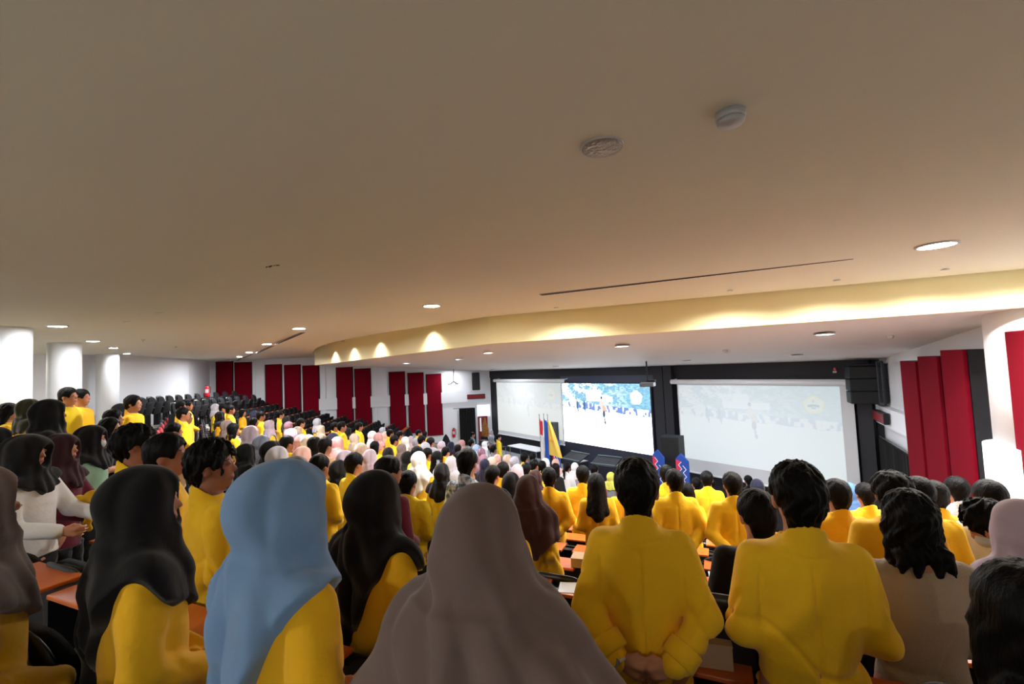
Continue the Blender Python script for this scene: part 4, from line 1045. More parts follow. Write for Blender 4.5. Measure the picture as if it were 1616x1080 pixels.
for n_, c_ in dict(black=(16, 15, 18), taupe=(112, 96, 92), sky=(118, 152, 194), olive=(52, 50, 36), grey=(150, 148, 158), lightgrey=(186, 184, 192), lilac=(176, 160, 172), beige=(188, 168, 150), offwhite=(216, 208, 200), white=(232, 232, 236),
                   pink=(226, 150, 168), dustypink=(200, 148, 146), mauve=(150, 112, 128), navy=(28, 30, 52), bluegrey=(130, 140, 164), brown=(66, 38, 34), maroon=(66, 24, 38), lime=(206, 204, 90), blue=(82, 118, 170), lightblue=(170, 196, 222), darkred=(50, 22, 28), peach=(220, 176, 164)).items():
    HC[n_] = cloth('headscarf_'+n_, c_, bump=9, bs=0.25, crease=.8, cs=4.5, cst=(1.3, 1.3, .45))
TOPS = dict(yellow=YEL, amber=YEL2, lemon=YEL3, white=cloth('white_cotton', (222, 222, 226)), maroon=cloth('maroon_knit', (92, 20, 40)), green=cloth('sage_green_cotton', (138, 172, 146)), black=cloth('black_cotton', (18, 18, 20)),
            beige=cloth('beige_wool', (178, 158, 136), bump=200, bs=.3), batik=cloth('grey_batik', (218, 224, 236), (96, 110, 130), 22, 14, .2, .08), stripe=cloth('striped_white_cotton', (214, 216, 222), (190, 194, 204), 40, 14, .2, .05), bluebatik=cloth('blue_batik', (120, 160, 176), (60, 90, 110), 20, 14, .2, .1), tan=cloth('tan_cotton', (200, 162, 120)),
            grey=cloth('grey_cotton', (128, 130, 136)), blue=cloth('blue_cotton', (50, 96, 170)), lightblue=cloth('pale_blue_cotton', (170, 196, 220)), red=cloth('brick_red_cotton', (146, 36, 40)), pinkish=cloth('pale_pink_cotton', (222, 190, 196)), lilac=cloth('lilac_cotton', (170, 156, 172)))
def place(P, x, y, z, head_z, yaw, topm, hairm, label, skin=SKIN, trou=TROU, group=None, base_h=1.70, widthk=1.0, first=False):
    k = (head_z-z)/base_h
    root = empty('person', (x, y, z), yaw, label, 'person', group)
    root.scale = (k*widthk, k*widthk, k)
    mm = {'skin': (skin, EYE_M, LIP), 'top': (topm,), 'trousers': (trou,), 'shoe': (SHOE,), 'hair': (hairm,), 'hood': (hairm,), 'mask': (PLASTIC,)}
    for nm, me, key in P['parts']:
        if me is None: continue
        ms = mm[key]
        if len(me.materials) == 0:
            for m_ in ms: me.materials.append(m_)
        o = bpy.data.objects.new(nm, me); COL.objects.link(o); o.parent = root
        for i, m_ in enumerate(ms):
            if me.materials[i] != m_: o.material_slots[i].link = 'OBJECT'; o.material_slots[i].material = m_
    return root
# ================= the crowd =================
STAGE_C = sr(FRONT_L/2, 0.5)
def facing(x, y):
    seg = qval(x, y)[1]; h = math.radians({'R': 26, 'M': 55, 'L': 84}[seg]); v = Vector((STAGE_C.x-x, STAGE_C.y-y)); h2 = math.atan2(v.x, v.y)
    return -(0.45*h+0.55*h2)
PR = {}
def proto(key, **kw):
    if key not in PR: PR[key] = make_person(key, **kw)
    return PR[key]
FAR = dict(h=0.0125)
proto('mf', arms='front', head='short', seed=1, yaw=-.12, **FAR); proto('mb', arms='back', head='short', seed=2, yaw=.1, **FAR); proto('ms', arms='side', head='short', seed=3, **FAR)
proto('mc', arms='front', head='curly', seed=4, yaw=.1, **FAR); proto('mt', arms='side', head='short', top='shirt', seed=5, **FAR); proto('mp', arms='front', head='cap', seed=6, pitch=-.1, **FAR)
proto('wf', arms='front', head='hijab', female=True, seed=7, hij=dict(back=1.20, slope=.6), **FAR); proto('ws', arms='side', head='hijab', female=True, seed=8, hij=dict(back=1.26, slope=.15, front=1.25), yaw=-.1, **FAR)
proto('wl', arms='front', head='hijab', female=True, seed=9, hij=dict(back=1.10, slope=.7, front=1.15, puff=1.0), yaw=.12, **FAR); proto('wt', arms='front', head='hijab', top='shirt', female=True, seed=10, hij=dict(back=1.15, slope=.4), **FAR)
proto('lh', arms='front', head='long', female=True, seed=11, **FAR); proto('lp', arms='front', head='pony', female=True, seed=12, **FAR); proto('lb', arms='front', head='bob', female=True, seed=13, **FAR)
proto('wu', arms='up', head='hijab', female=True, seed=14, larm='front', hij=dict(back=1.05, slope=.7), h=.010)
SCN = {'black': 'black headscarf', 'taupe': 'taupe headscarf', 'sky': 'sky-blue headscarf', 'olive': 'olive headscarf', 'grey': 'grey headscarf', 'lightgrey': 'pale grey headscarf', 'lilac': 'lilac-grey headscarf', 'beige': 'beige headscarf', 'offwhite': 'off-white headscarf', 'white': 'white headscarf', 'pink': 'pink headscarf', 'dustypink': 'dusty pink headscarf',
       'mauve': 'mauve headscarf', 'navy': 'navy headscarf', 'bluegrey': 'blue-grey headscarf', 'brown': 'dark brown headscarf', 'maroon': 'deep maroon headscarf', 'lime': 'yellow-green headscarf', 'blue': 'bright blue headscarf', 'lightblue': 'light blue headscarf', 'darkred': 'dark wine headscarf', 'peach': 'peach headscarf'}
HN = {'mf': 'short black hair', 'mb': 'short black hair', 'ms': 'short black hair', 'mc': 'curly black hair', 'mt': 'short black hair', 'mp': 'thick black hair', 'lh': 'long black hair', 'lp': 'tied black hair', 'lb': 'loose dark hair'}
TN = dict(yellow='yellow jacket', amber='yellow jacket', lemon='yellow jacket', white='white shirt', maroon='maroon sweater', green='sage green shirt', black='black top', beige='beige sweater', batik='grey batik shirt', stripe='striped white shirt', bluebatik='blue batik shirt', tan='tan shirt', grey='grey shirt', blue='blue shirt', lightblue='pale blue top', red='brick red shirt', pinkish='pale pink top', lilac='lilac top')
placed = []; pending = []
def locate(px, py, d0, H, spread=0.22):
    best = None
    for f in np.linspace(1-spread, 1+spread, 45):
        d = d0*f; p = at_d(px, py, d); fl = fstep(p.x, p.y); ht = p.z-fl
        kk_ = rowk(qval(p.x, p.y)[0]); cost = abs(ht-H)*3.0+abs(math.log(f))*1.2+(abs(kk_-round(kk_))*1.6 if kk_ < 13 else 0)
        for (x, y) in placed:
            dd = math.hypot(x-p.x, y-p.y)
            if dd < 0.44: cost += (0.44-dd)*14
        if best is None or cost < best[0]: best = (cost, p, fl)
    _, p, fl = best
    if p.z-fl < 1.42: fl = p.z-1.5
    return p, fl
def crowd(px, py, d, kind, top='yellow', scarf=None, skin=None, trou=None, H=None):
    H = H or (1.70 if kind[0] == 'm' else 1.60)
    p, fl = locate(px, py, d, H); fl = max(fl, p.z-1.86)
    fem = kind[0] in 'wl'; hm = HC[scarf] if scarf else (HAIR if random.random() < .7 else HAIRB)
    yawj = random.uniform(-.18, .18)
    if top == 'yellow': top = random.choice(['yellow', 'yellow', 'amber', 'lemon'] if px < 700 else ['yellow', 'yellow', 'amber'])
    skin = skin or random.choice([SKIN, SKIN2, SKIN2])
    o = place(PR[kind], p.x, p.y, fl, p.z+0.012, facing(p.x, p.y)+yawj, TOPS[top], hm, '', skin, trou or random.choice([TROU, TROU, TROUN, TROUK, TROUG] if px > 700 else [TROU, TROU, TROUN, TROUG]), None, 1.70 if scarf is None else 1.715)
    placed.append((p.x, p.y))
    pending.append((o, px, d, (SCN[scarf] if scarf else HN[kind])+' and '+TN[top]))
    return o
LAND = [(60, 'by the thickest white column'), (150, 'before the second white column'), (240, 'before the grey rear wall'), (336, 'by the rose-red seats'), (408, 'below the rear panel pair'), (508, 'below the rear panel trio'), (592, 'below the middle panel pair'),
        (700, 'below the stage-side panel trio'), (772, 'towards the maroon door'), (842, 'before the far screen'), (886, 'before the flags'), (1027, 'before the bright video wall'), (1088, 'before the zigzag pillars'), (1200, 'before the wide screen'), (1350, 'below the emblem screen'), (9999, 'beside the black-edged panels')]
def finish_labels():
    by = {}
    for o, px, d, look in pending:
        l = [t for m, t in LAND if px < m][0]; by.setdefault((look, l), []).append((d, o))
    NO = ['rearmost', 'second from rear', 'third from rear', 'fourth from rear', 'fifth from rear', 'sixth from rear', 'seventh from rear', 'eighth from rear']
    for (look, l), v in by.items():
        v.sort(key=lambda t: t[0])
        for i, (d, o) in enumerate(v):
            o['label'] = 'person with %s %s%s' % (look, l, '' if len(v) == 1 else ', '+NO[i]); o['category'] = 'person'

# ---------- the figures close to the lens ----------
def hero(key, px, py, d, face, H, topm, hairm, label, skin=SKIN, trou=TROU, floor=None, wk=1.0, **kw):
    P = make_person(key, **kw); p = at_d(px, py, d)
    if kw.get('lean'):
        off = kw['lean']*.70; p = p-Vector((math.sin(math.radians(face))*off, math.cos(math.radians(face))*off, 0))
    fl = p.z-H if floor is None else floor; bh = 1.28 if kw.get('legs') == 'sit' else (1.60 if kw.get('lean') else 1.70)
    o = place(P, p.x, p.y, fl, p.z+0.01, -math.radians(face), topm, hairm, label, skin, trou, None, bh, wk); placed.append((p.x, p.y)); return o, P
HERO = []
def addhero(*a, **k): HERO.append((a, k)); return hero(*a, **k)
addhero('h_taupe', 757, 780, 1.06, 22, 1.56, YEL, HC['taupe'], 'person with a wide taupe headscarf spread over both shoulders, seen from close behind', arms='front', head='hijab', female=True, h=.008, seed=21, yaw=-.05, hij=dict(amp=.017, back=.98, slope=.30, front=1.1, cape=.22, spread=.02, tilt=.0, puff=1.0))
addhero('h_blue', 448, 740, 1.22, 40, 1.58, YEL2, HC['sky'], 'person with a sky-blue headscarf falling down the back of a yellow jacket', arms='front', head='hijab', female=True, h=.008, seed=22, yaw=-.35, wide=1.15, hij=dict(amp=.017, back=.95, slope=.5, front=1.32, x0=-.12, tilt=1.4, spread=.016, puff=1.10))
addhero('h_blackl', 228, 746, 1.5, 48, 1.57, YEL2, HC['black'], 'person with a black headscarf hanging to a point, yellow jacket, beside the empty chair', arms='front', head='hijab', female=True, h=.009, seed=23, yaw=-.2, wide=1.08, hij=dict(amp=.017, back=.95, slope=.8, front=1.2, x0=-.12, tilt=.9, spread=.012))
addhero('h_black2', 592, 751, 1.95, 34, 1.60, YEL, HC['black'], 'person with a long black headscarf pointed at the back, between blue and taupe scarves', arms='front', head='hijab', female=True, h=.009, seed=24, yaw=-.15, wide=1.08, hij=dict(amp=.017, back=.98, slope=1.6, front=1.2, x0=-.06, tilt=.2))
addhero('h_edge', -44, 746, 1.35, 38, 1.58, YEL2, HC['taupe'], 'person in yellow jacket and taupe headscarf, cut by the picture edge', arms='front', head='hijab', female=True, h=.010, seed=25, wide=1.12, hij=dict(back=1.22, slope=.15, front=1.2, x0=-.05))
mo, MP = addhero('h_man', 1003, 731, 1.90, 17, 1.66, YEL, HAIR, 'person in creased yellow jacket, hands clasped behind the back, wearing a white watch', skin=SKIN, trou=TROUN, arms='back', head='short', h=.0065, seed=26, wide=.94, hem=.78, rough=.0035)
addhero('h_man2', 1254, 738, 1.75, 14, 1.72, YEL, HAIR, 'tall person in yellow jacket with thick black hair over the collar, before the wide screen', arms='front', head='short', h=.007, seed=27, wide=1.0, rough=.005)
addhero('h_beige', 1430, 781, 1.9, 12, 1.62, TOPS['beige'], HAIR, 'person in a beige sweater with flicked shoulder-length black hair', arms='front', head='bob', top='sweater', h=.007, seed=28, wide=1.0, collar=False, rough=.005, trou=TROUN)
addhero('h_seat', 1613, 903, 1.05, 20, 1.28, TOPS['black'], HAIR, 'dark-haired person sitting in black at the lower picture corner', arms='front', head='bob', top='shirt', h=.010, seed=29, legs='sit', floor=None, wk=1.0)
addhero('h_m335', 337, 703, 2.35, 46, 1.66, YEL, HAIR, 'person with bushy black hair, yellow jacket with back seam, face in profile behind blue scarf', skin=SKIN2, arms='front', head='curly', h=.008, seed=30, yaw=-.5, wide=.96)
addhero('h_m262', 265, 690, 2.65, 50, 1.68, YEL, HAIR, 'person with smooth short black hair and earring, between two other bareheaded men', skin=SKIN2, arms='front', head='short', h=.009, seed=31, yaw=-.4, rough=.003)
addhero('h_m217', 216, 677, 3.0, 52, 1.70, YEL, HAIR, 'person with tousled black hair in yellow jacket, behind the black-scarfed person near the chair', skin=SKIN2, arms='front', head='curly', h=.009, seed=32, yaw=-.2)
addhero('h_blacktee', 1192, 781, 2.2, 22, 1.55, TOPS['black'], HAIR, 'person in a black sweatshirt leaning between two large yellow jackets', arms='front', head='short', top='sweater', h=.009, seed=33, yaw=.25, pitch=-.25, trou=TROUG, collar=False)
addhero('h_brown', 833, 754, 3.75, 26, 1.62, YEL2, HC['brown'], 'person with a dark brown headscarf draped to a wide triangle, pale jeans', trou=TROUG, arms='side', head='hijab', female=True, h=.010, seed=34, yaw=.1, hij=dict(amp=.017, back=1.02, slope=.9, front=1.2, x0=.04, spread=.014, cape=.10))
addhero('h_w784', 786, 777, 2.6, 26, 1.50, YEL, HAIR, 'person with long black hair in yellow jacket, half hidden by the taupe headscarf', arms='front', head='long', female=True, h=.010, seed=35, yaw=-.3)
addhero('h_batik', 738, 712, 4.25, 26, 1.72, TOPS['batik'], HAIR, 'person in a grey and white batik shirt seen from behind', arms='side', head='short', top='shirt', h=.010, seed=36)
addhero('h_maroon', 614, 724, 3.7, 40, 1.66, TOPS['maroon'], HAIR, 'person in a maroon sweater half hidden behind the pointed black headscarf', skin=SKIN2, arms='front', head='short', top='sweater', h=.010, seed=37, yaw=-.3, collar=False)
addhero('h_white', 45, 691, 3.15, 78, 1.60, TOPS['white'], HC['black'], 'person in a loose white shirt and black headscarf with forearms raised', arms='reach', head='hijab', top='shirt', female=True, h=.009, seed=38, wide=1.25, hem=.84, pitch=-.1, hij=dict(back=1.30, slope=.2, front=1.28, puff=1.25))
addhero('h_maroonl', 98, 689, 3.7, 72, 1.62, TOPS['maroon'], HC['darkred'], 'person in maroon sweater and dark headscarf holding a folded yellow jacket', arms='reach', head='hijab', top='shirt', female=True, h=.010, seed=39, hij=dict(back=1.25, slope=.2, front=1.25, puff=1.1))
addhero('h_green', 145, 675, 4.3, 70, 1.62, TOPS['green'], HC['black'], 'person in a sage green shirt, black headscarf and white face mask', arms='front', head='hijab', top='shirt', female=True, h=.010, seed=40, mask=True, hem=.88, wide=1.05, hij=dict(back=1.28, slope=.1, front=1.28, puff=1.1))
addhero('h_btee', 175, 662, 5.3, 66, 1.62, TOPS['black'], HAIR, 'person with black hair in a black tee shirt, folding bare arms', arms='cross', head='bob', top='tee', h=.011, seed=41, sleeve=.7, collar=False)
addhero('h_bend', 1556, 812, 2.55, -58, 1.50, YEL, HAIR, 'person in yellow jacket bending forward with head down and a white face mask', arms='front', head='curly', h=.010, seed=42, lean=.55, pitch=-.7, mask=True, yaw=.0)
addhero('h_greyr', 1610, 797, 1.95, 2, 1.50, YEL, HC['lilac'], 'person with a grey-pink headscarf and yellow jacket, cut by the picture edge', arms='front', head='hijab', female=True, h=.010, seed=43, hij=dict(back=1.12, slope=.5))
addhero('h_phone', 661, 715, 6.9, 40, 1.62, YEL, HC['white'], 'person in yellow jacket and white headscarf holding up a phone', arms='up', larm='front', head='hijab', female=True, h=.011, seed=44, hij=dict(back=1.02, slope=.8))
addhero('h_aisle', 295, 652, 9.6, 70, 1.70, YEL3, HAIR, 'person in yellow jacket standing full-length on the cross aisle', arms='side', head='short', h=.012, seed=45, skin=SKIN2, trou=TROUN)
for a in [(109, 614, 6.5, 78, 1.76, YEL3, HAIR, 'person in yellow jacket with grey trousers in profile before the second white column', dict(arms='side', head='short', yaw=-.1)),
          (129, 616.5, 6.9, 76, 1.74, YEL2, HAIR, 'person in darker yellow jacket just behind the man before the second white column', dict(arms='front', head='short')),
          (211, 626, 6.9, 76, 1.72, YEL2, HAIR, 'person in a dark cap with a patterned shawl over a yellow jacket', dict(arms='side', head='cap'))]:
    addhero('h_x', *a[:8], h=.011, seed=int(a[0]), trou=TROUK, **a[8])
# wristwatch and cuffs of the man with clasped hands
bpy.context.view_layer.update()
W0, E0 = Vector(MP['W'][1]), Vector(MP['E'][1]); dW = (W0-E0).normalized()
c0 = W0+dW*0.012; u_ = dW.orthogonal().normalized(); v_ = dW.cross(u_)
mb = MB(); rs_ = []
for rr_, off in [(.034, -.011), (.037, -.009), (.037, .009), (.034, .011)]: rs_.append([c0+dW*off+(u_*math.cos(2*math.pi*j/20)+v_*math.sin(2*math.pi*j/20))*rr_ for j in range(20)])
wt = mb.rings(rs_).build('wristwatch', mat('watch_strap_white', (226, 222, 214), 0.4), mo, smooth=True)
mb = MB(); n_ = Vector((-.1, -1, .25)); n_ = (n_-dW*n_.dot(dW)).normalized(); mb.tube([c0+n_*.034, c0+n_*.043], .017, 16); mb.build('watch_case', METAL, wt)
for i in (0, 1):
    Wc, Ec = Vector(MP['W'][i]), Vector(MP['E'][i]); dd = (Wc-Ec).normalized(); cc = Wc-dd*.045; uu = dd.orthogonal().normalized(); vv = dd.cross(uu); mb = MB(); rs_ = []
    for rr_, off in [(.060, .03), (.064, .026), (.064, -.035), (.056, -.04)]: rs_.append([cc+dd*off+(uu*math.cos(2*math.pi*j/24)+vv*math.sin(2*math.pi*j/24))*rr_ for j in range(24)])
    mb.rings(rs_).build('turned_cuff', YEL, mo, smooth=True)
# ---------- everyone else ----------
Cr = crowd
for a in [(15, 639, 5.0, 'lh'), (47, 631, 5.2, 'ws', 'yellow', 'olive'), (79, 632, 5.5, 'wf', 'yellow', 'black'), (-8, 676, 4.2, 'wf', 'yellow', 'black'), (191, 638, 6.2, 'wf', 'yellow', 'black'), (180, 649, 6.0, 'mf', 'black'),
          (290, 645, 10.6, 'mf'), (286, 635, 12.2, 'mf'), (297, 634, 12.6, 'mf'), (275, 670, 8.2, 'mf', 'tan'),
          (340, 638, 12, 'wf', 'yellow', 'lightgrey'), (353, 639, 13, 'mf'), (348, 650, 11, 'wf', 'yellow', 'black'), (364, 641, 13, 'mf'), (383, 647, 13, 'lb'), (369, 670, 9.3, 'lb'), (359, 664, 10.2, 'wl', 'yellow', 'taupe'),
          (402, 649, 13, 'ws', 'black', 'navy'), (412, 651, 13.3, 'mf'), (401, 661, 11.3, 'lb'), (396, 673, 6.9, 'wl', 'yellow', 'lilac'), (426, 664, 10.6, 'ws', 'yellow', 'lilac'), (443, 650, 14.5, 'ms'), (452, 658, 14, 'wf', 'black', 'black'),
          (456, 666, 10.8, 'ws', 'yellow', 'mauve'), (460, 677, 8.7, 'ws', 'yellow', 'pink'), (475, 662, 12, 'mf'), (414, 688, 7.1, 'ws', 'yellow', 'bluegrey'), (389, 701, 6.2, 'wf', 'yellow', 'black'), (428, 697, 6.5, 'wl', 'yellow', 'black'),
          (438, 706, 5.6, 'wl', 'yellow', 'lightgrey'), (454, 690, 7.0, 'mf'), (476, 687, 9.6, 'ws', 'yellow', 'dustypink'), (487, 687, 8.2, 'wl', 'yellow', 'offwhite'), (466, 722, 3.7, 'ws', 'yellow', 'grey'), (497, 692, 8.6, 'lb'),
          (501, 661, 12, 'ws', 'yellow', 'grey'), (507, 672, 11.2, 'wl', 'yellow', 'beige'), (529, 668, 13, 'mf'), (540, 667, 11.6, 'mf'), (567, 668, 13.4, 'ms', 'lemon'), (526, 684, 9.6, 'wf', 'yellow', 'navy'), (533, 690, 9.0, 'wl', 'yellow', 'dustypink'),
          (514, 693, 8.0, 'mt', 'tan'), (560, 685, 9.6, 'wl', 'yellow', 'beige'), (570, 700, 8.3, 'wl', 'yellow', 'beige'), (588, 681, 12.6, 'ws', 'white', 'white'), (597, 684, 11.8, 'ws', 'yellow', 'dustypink'), (604, 675, 14.5, 'ws', 'yellow', 'grey'),
          (609, 682, 14.0, 'ws', 'yellow', 'peach'), (616, 679, 14.8, 'mf'), (623, 689, 11.4, 'mf'), (592, 698, 8.6, 'lb'), (584, 710, 7.4, 'wl', 'yellow', 'lilac'), (613, 707, 7.9, 'wf', 'yellow', 'black'), (505, 721, 5.0, 'mf'), (534, 727, 5.3, 'wf', 'yellow', 'black'),
          (634, 701, 9.3, 'wl', 'yellow', 'taupe'), (631, 682, 14.5, 'mf'), (661, 679, 15.6, 'mf'), (671, 682, 15, 'lb'), (666, 689, 12.8, 'mf'), (640, 690, 12.2, 'ws', 'yellow', 'offwhite'), (649, 689, 13, 'ws', 'yellow', 'lilac'), (657, 692, 12, 'ws', 'yellow', 'grey'),
          (680, 692, 12.4, 'mt', 'blue'), (671, 699, 11, 'wl', 'yellow', 'grey'), (697, 697, 12.6, 'ws', 'yellow', 'lilac'), (684, 707, 10.4, 'ws', 'yellow', 'grey'), (659, 707, 9.8, 'mf'), (675, 709, 9.6, 'lp'), (690, 714, 9.0, 'lh'), (704, 707, 11, 'lp'),
          (712, 698, 13.2, 'wf', 'yellow', 'navy'), (723, 703, 12.2, 'lb'), (729, 695, 14.2, 'ws', 'pinkish', 'dustypink'), (643, 713, 8.1, 'wf', 'yellow', 'black'), (697, 732, 6.3, 'wf', 'yellow', 'black'), (712, 721, 9.0, 'wl', 'yellow', 'lightgrey'),
          (644, 747, 4.3, 'mf'), (724, 715, 9.6, 'lh'), (746, 683, 25, 'mt', 'bluebatik'), (744, 695, 19, 'mt', 'bluebatik'), (752, 702, 16, 'ws', 'pinkish', 'lightblue'), (765, 697, 18.5, 'wt', 'white', 'white'), (779, 704, 17, 'mt', 'grey'), (775, 679, 25.5, 'wt', 'grey', 'grey'),
          (787, 687, 23.5, 'mt', 'lemon'), (763, 718, 10.8, 'wl', 'yellow', 'mauve'), (765, 725, 8.6, 'wl', 'yellow', 'navy'), (785, 718, 11.8, 'ws', 'yellow', 'peach'), (801, 718, 13, 'ws', 'white', 'beige'), (812, 721, 10.6, 'wl', 'yellow', 'grey'), (828, 716, 10.6, 'mf'), (841, 716, 13, 'mt', 'grey'),
          (776, 722, 9.6, 'ws', 'yellow', 'beige'), (778, 738, 5.6, 'mf'), (794, 732, 6.5, 'mf'), (806, 747, 5.5, 'wf', 'black', 'black'), (816, 734, 7.7, 'wl', 'lilac', 'lilac'), (830, 733, 6.9, 'mf'), (843, 727, 10.2, 'mf'), (844, 743, 8.3, 'ws', 'yellow', 'darkred'),
          (856, 729, 10.4, 'lb'), (861, 724, 12.2, 'ws', 'white', 'white'), (866, 741, 5.6, 'mb'), (877, 725, 11.6, 'ws', 'pinkish', 'peach'), (877, 733, 8.5, 'lb', 'black'), (895, 732, 10.3, 'lp', 'white'), (907, 731, 11.4, 'ws', 'lilac', 'white'), (919, 738, 5.4, 'mb'), (938, 735, 10.8, 'mt', 'red'),
          (940, 750, 6.1, 'lh'), (964, 746, 11.4, 'ws', 'grey', 'lime'), (986, 754, 5.4, 'mf'), (1051, 737, 6.6, 'mf'), (1063, 744, 4.4, 'mb'), (1083, 765, 5.6, 'lb'), (1098, 756, 8.6, 'mt', 'black'), (1115, 746, 6.9, 'mf'), (1154, 749, 4.3, 'mb'),
          (1180, 752, 10, 'mt', 'black'), (1194, 757, 7.2, 'wf', 'black', 'navy'), (1121, 757, 9.2, 'mt', 'white'), (1318, 761, 3.6, 'mb'), (1340, 763, 6.0, 'wf', 'bluebatik', 'blue'), (1364, 766, 4.9, 'mf'), (1405, 752, 3.0, 'mc'), (1448, 758, 2.75, 'mp'), (1473, 763, 3.6, 'ms'),
          (1508, 756, 4.4, 'mt', 'stripe'), (1559, 763, 3.6, 'mt', 'white'), (1221, 752, 8.5, 'mt', 'black'), (1290, 770, 7.5, 'mt', 'black'), (1095, 775, 7.4, 'mf', 'black'), (760, 708, 13.5, 'ws', 'lightblue', 'mauve'), (735, 706, 12.8, 'ws', 'yellow', 'taupe'),
          (545, 712, 6.4, 'wf', 'yellow', 'lilac'), (478, 706, 6.3, 'ws', 'yellow', 'peach'), (560, 718, 6.6, 'mf'), (550, 676, 12.4, 'wf', 'yellow', 'black'), (470, 674, 10.4, 'ws', 'yellow', 'beige')]:
    Cr(*a)
finish_labels()
# ---------- things they hold or that lie about ----------
def box_thing(name, p, size, m, rz, label, cat, parts=()):
    r_ = empty(name, p, rz, label, cat); MB().box((0, 0, size[2]/2), size).build('body', m, r_, bevel=min(size)*.08)
    for nm, c, sz, mm in parts: MB().box(c, sz).build(nm, mm, r_)
    return r_

for o_ in bpy.data.objects:
    if o_.name.startswith('person') and o_.get('label') and len(o_['label'].replace('-', ' ').split()) > 16: o_['label'] = o_['label'].replace(' and yellow jacket', ', yellow jacket'); print('LONG', o_['label'])
ph = [o_ for o_ in bpy.data.objects if str(o_.get('label', '')).endswith('holding up a phone')][0]
bpy.context.view_layer.update(); Wp = ph.matrix_world @ Vector((.07, .33, 1.45))
r_ = empty('phone', Wp, ph.rotation_euler.z, 'black phone held up by the person in the white headscarf', 'phone'); MB().box((0, 0, 0), (.075, .009, .15)).build('phone_body', SEATP, r_, bevel=.003); MB().box((0, -.006, 0), (.068, .002, .14)).build('phone_screen', mat('phone_glow', (120, 130, 140), .3, emit=((150, 170, 190), .5)), r_)
# ================= seats and writing desks =================
ORD = ['first', 'second', 'third', 'fourth', 'fifth', 'sixth', 'seventh', 'eighth', 'ninth', 'tenth', 'eleventh', 'twelfth', 'thirteenth', 'fourteenth', 'fifteenth', 'sixteenth', 'seventeenth', 'eighteenth', 'nineteenth', 'twentieth', 'twenty-first', 'twenty-second', 'twenty-third', 'twenty-fourth', 'twenty-fifth', 'twenty-sixth', 'twenty-seventh', 'twenty-eighth', 'twenty-ninth', 'thirtieth']
def rrect(w_, h_, r, n=5):
    pts = []
    for cx, cy, a0 in [(w_/2-r, h_/2-r, 0), (-w_/2+r, h_/2-r, 90), (-w_/2+r, -h_/2+r, 180), (w_/2-r, -h_/2+r, 270)]:
        for i in range(n+1):
            a = math.radians(a0+90*i/n); pts.append((cx+r*math.cos(a), cy+r*math.sin(a)))
    return pts
def make_chair(name, fabric, folded=True):
    """auditorium chair facing +y; seat pad tips up when empty"""
    root = empty(name, (0, 0, 0))
    def backplate(pname, w_, h_, y, t, m, par, zc=0.70, tilt=0.16, bulge=0.03):
        mb = MB(); P = rrect(w_, h_, 0.13); n = len(P); rs = []
        for k, (yy, sc_) in enumerate([(0, .90), (.012, 1.0), (t-.012, 1.0), (t, .90)]):
            ring = []
            for x, z in P:
                z2 = z*sc_; x2 = x*sc_*(1-0.10*max(0, z2/h_*2))
                ring.append(Vector((x2, y+yy+bulge*(1-(x2/w_*2)**2)*(-1)+(-tilt)*z2, zc+z2)))
            rs.append(ring)
        mb.rings(rs); return mb.build(pname, m, par, smooth=True)
    bs = backplate('back_shell', 0.49, 0.60, -.06, 0.035, SEATP, root)
    backplate('backrest', 0.44, 0.54, -.022, 0.055, fabric, root)
    # tipped-up seat pad
    mb = MB(); P = rrect(0.44, 0.42, 0.09); rs = []
    for yy, sc_ in [(0, .92), (.015, 1), (.065, 1), (.08, .92)]: rs.append([Vector((x*sc_, 0.10+yy+z*0.28*sc_, 0.60+z*sc_)) for x, z in P])
    mb.rings(rs); mb.build('seat', fabric, root, smooth=True)
    for x in (-.26, .26):
        mb = MB(); mb.prism([(x-.018, -.10), (x+.018, -.10), (x+.018, .06), (x-.018, .06)], 0.0, 0.60); mb.build('side_post', DKMET, root)
        mb = MB(); mb.box((x, 0.03, 0.62), (0.055, 0.30, 0.035)); mb.build('armrest', SEATP, root, bevel=0.012)
    return root
chair_b = make_chair('auditorium_chair', SEATB); chair_r = make_chair('auditorium_chair', SEATR)
used = {'b': False, 'r': False}; n_chairs = 0
def place_chair(p, rz, label, group=None, kind='b', force=False):
    global n_chairs
    if not force and any((x-p[0])**2+(y-p[1])**2 < (0.27 if d_ < 3 else 0.29)**2 for x, y, d_ in [(x, y, y) for x, y in placed]): return None
    src = chair_b if kind == 'b' else chair_r
    c = src if not used[kind] else copy_tree(src); used[kind] = True; n_chairs += 1
    c.location = p; c.rotation_euler = (0, 0, rz); tag(c, label, 'chair', group)
    for k in ('group',):
        if not group and k in c: del c[k]
    return c
def segpoint(seg, q, dist):
    """point on the row line q: seg L/M/R, dist metres from that segment's start (L: from the left corner outwards, M: from the left corner, R: from the right corner outwards)"""
    A = polyq(q)
    if seg == 'M': s_, r_ = A[1][0]+dist, A[1][1]; h = math.radians(55)
    elif seg == 'R': s_, r_ = A[2][0]+dist*math.cos(SEG), A[2][1]-dist*math.sin(SEG); h = math.radians(24)
    else: s_, r_ = A[1][0]-dist*math.cos(SEG), A[1][1]-dist*math.sin(SEG); h = math.radians(86)
    return s_, r_, -h
def project(P):
    v = Vector(P)-Vector((0, 0, EYE)); x = sum(a*b for a, b in zip((CR[0], CF[0], CU[0]), v)); y = sum(a*b for a, b in zip((CR[1], CF[1], CU[1]), v)); z = sum(a*b for a, b in zip((CR[2], CF[2], CU[2]), v))
    if z > -0.05: return None
    return 808+FPX*x/-z, 540-FPX*y/-z
inside = lambda s_, r_, m: s_ > -math.tan(math.radians(26))*r_+m and s_ < FRONT_L+math.tan(FAN)*r_-m
LEFT_ROWS = list(range(0, 11)); 
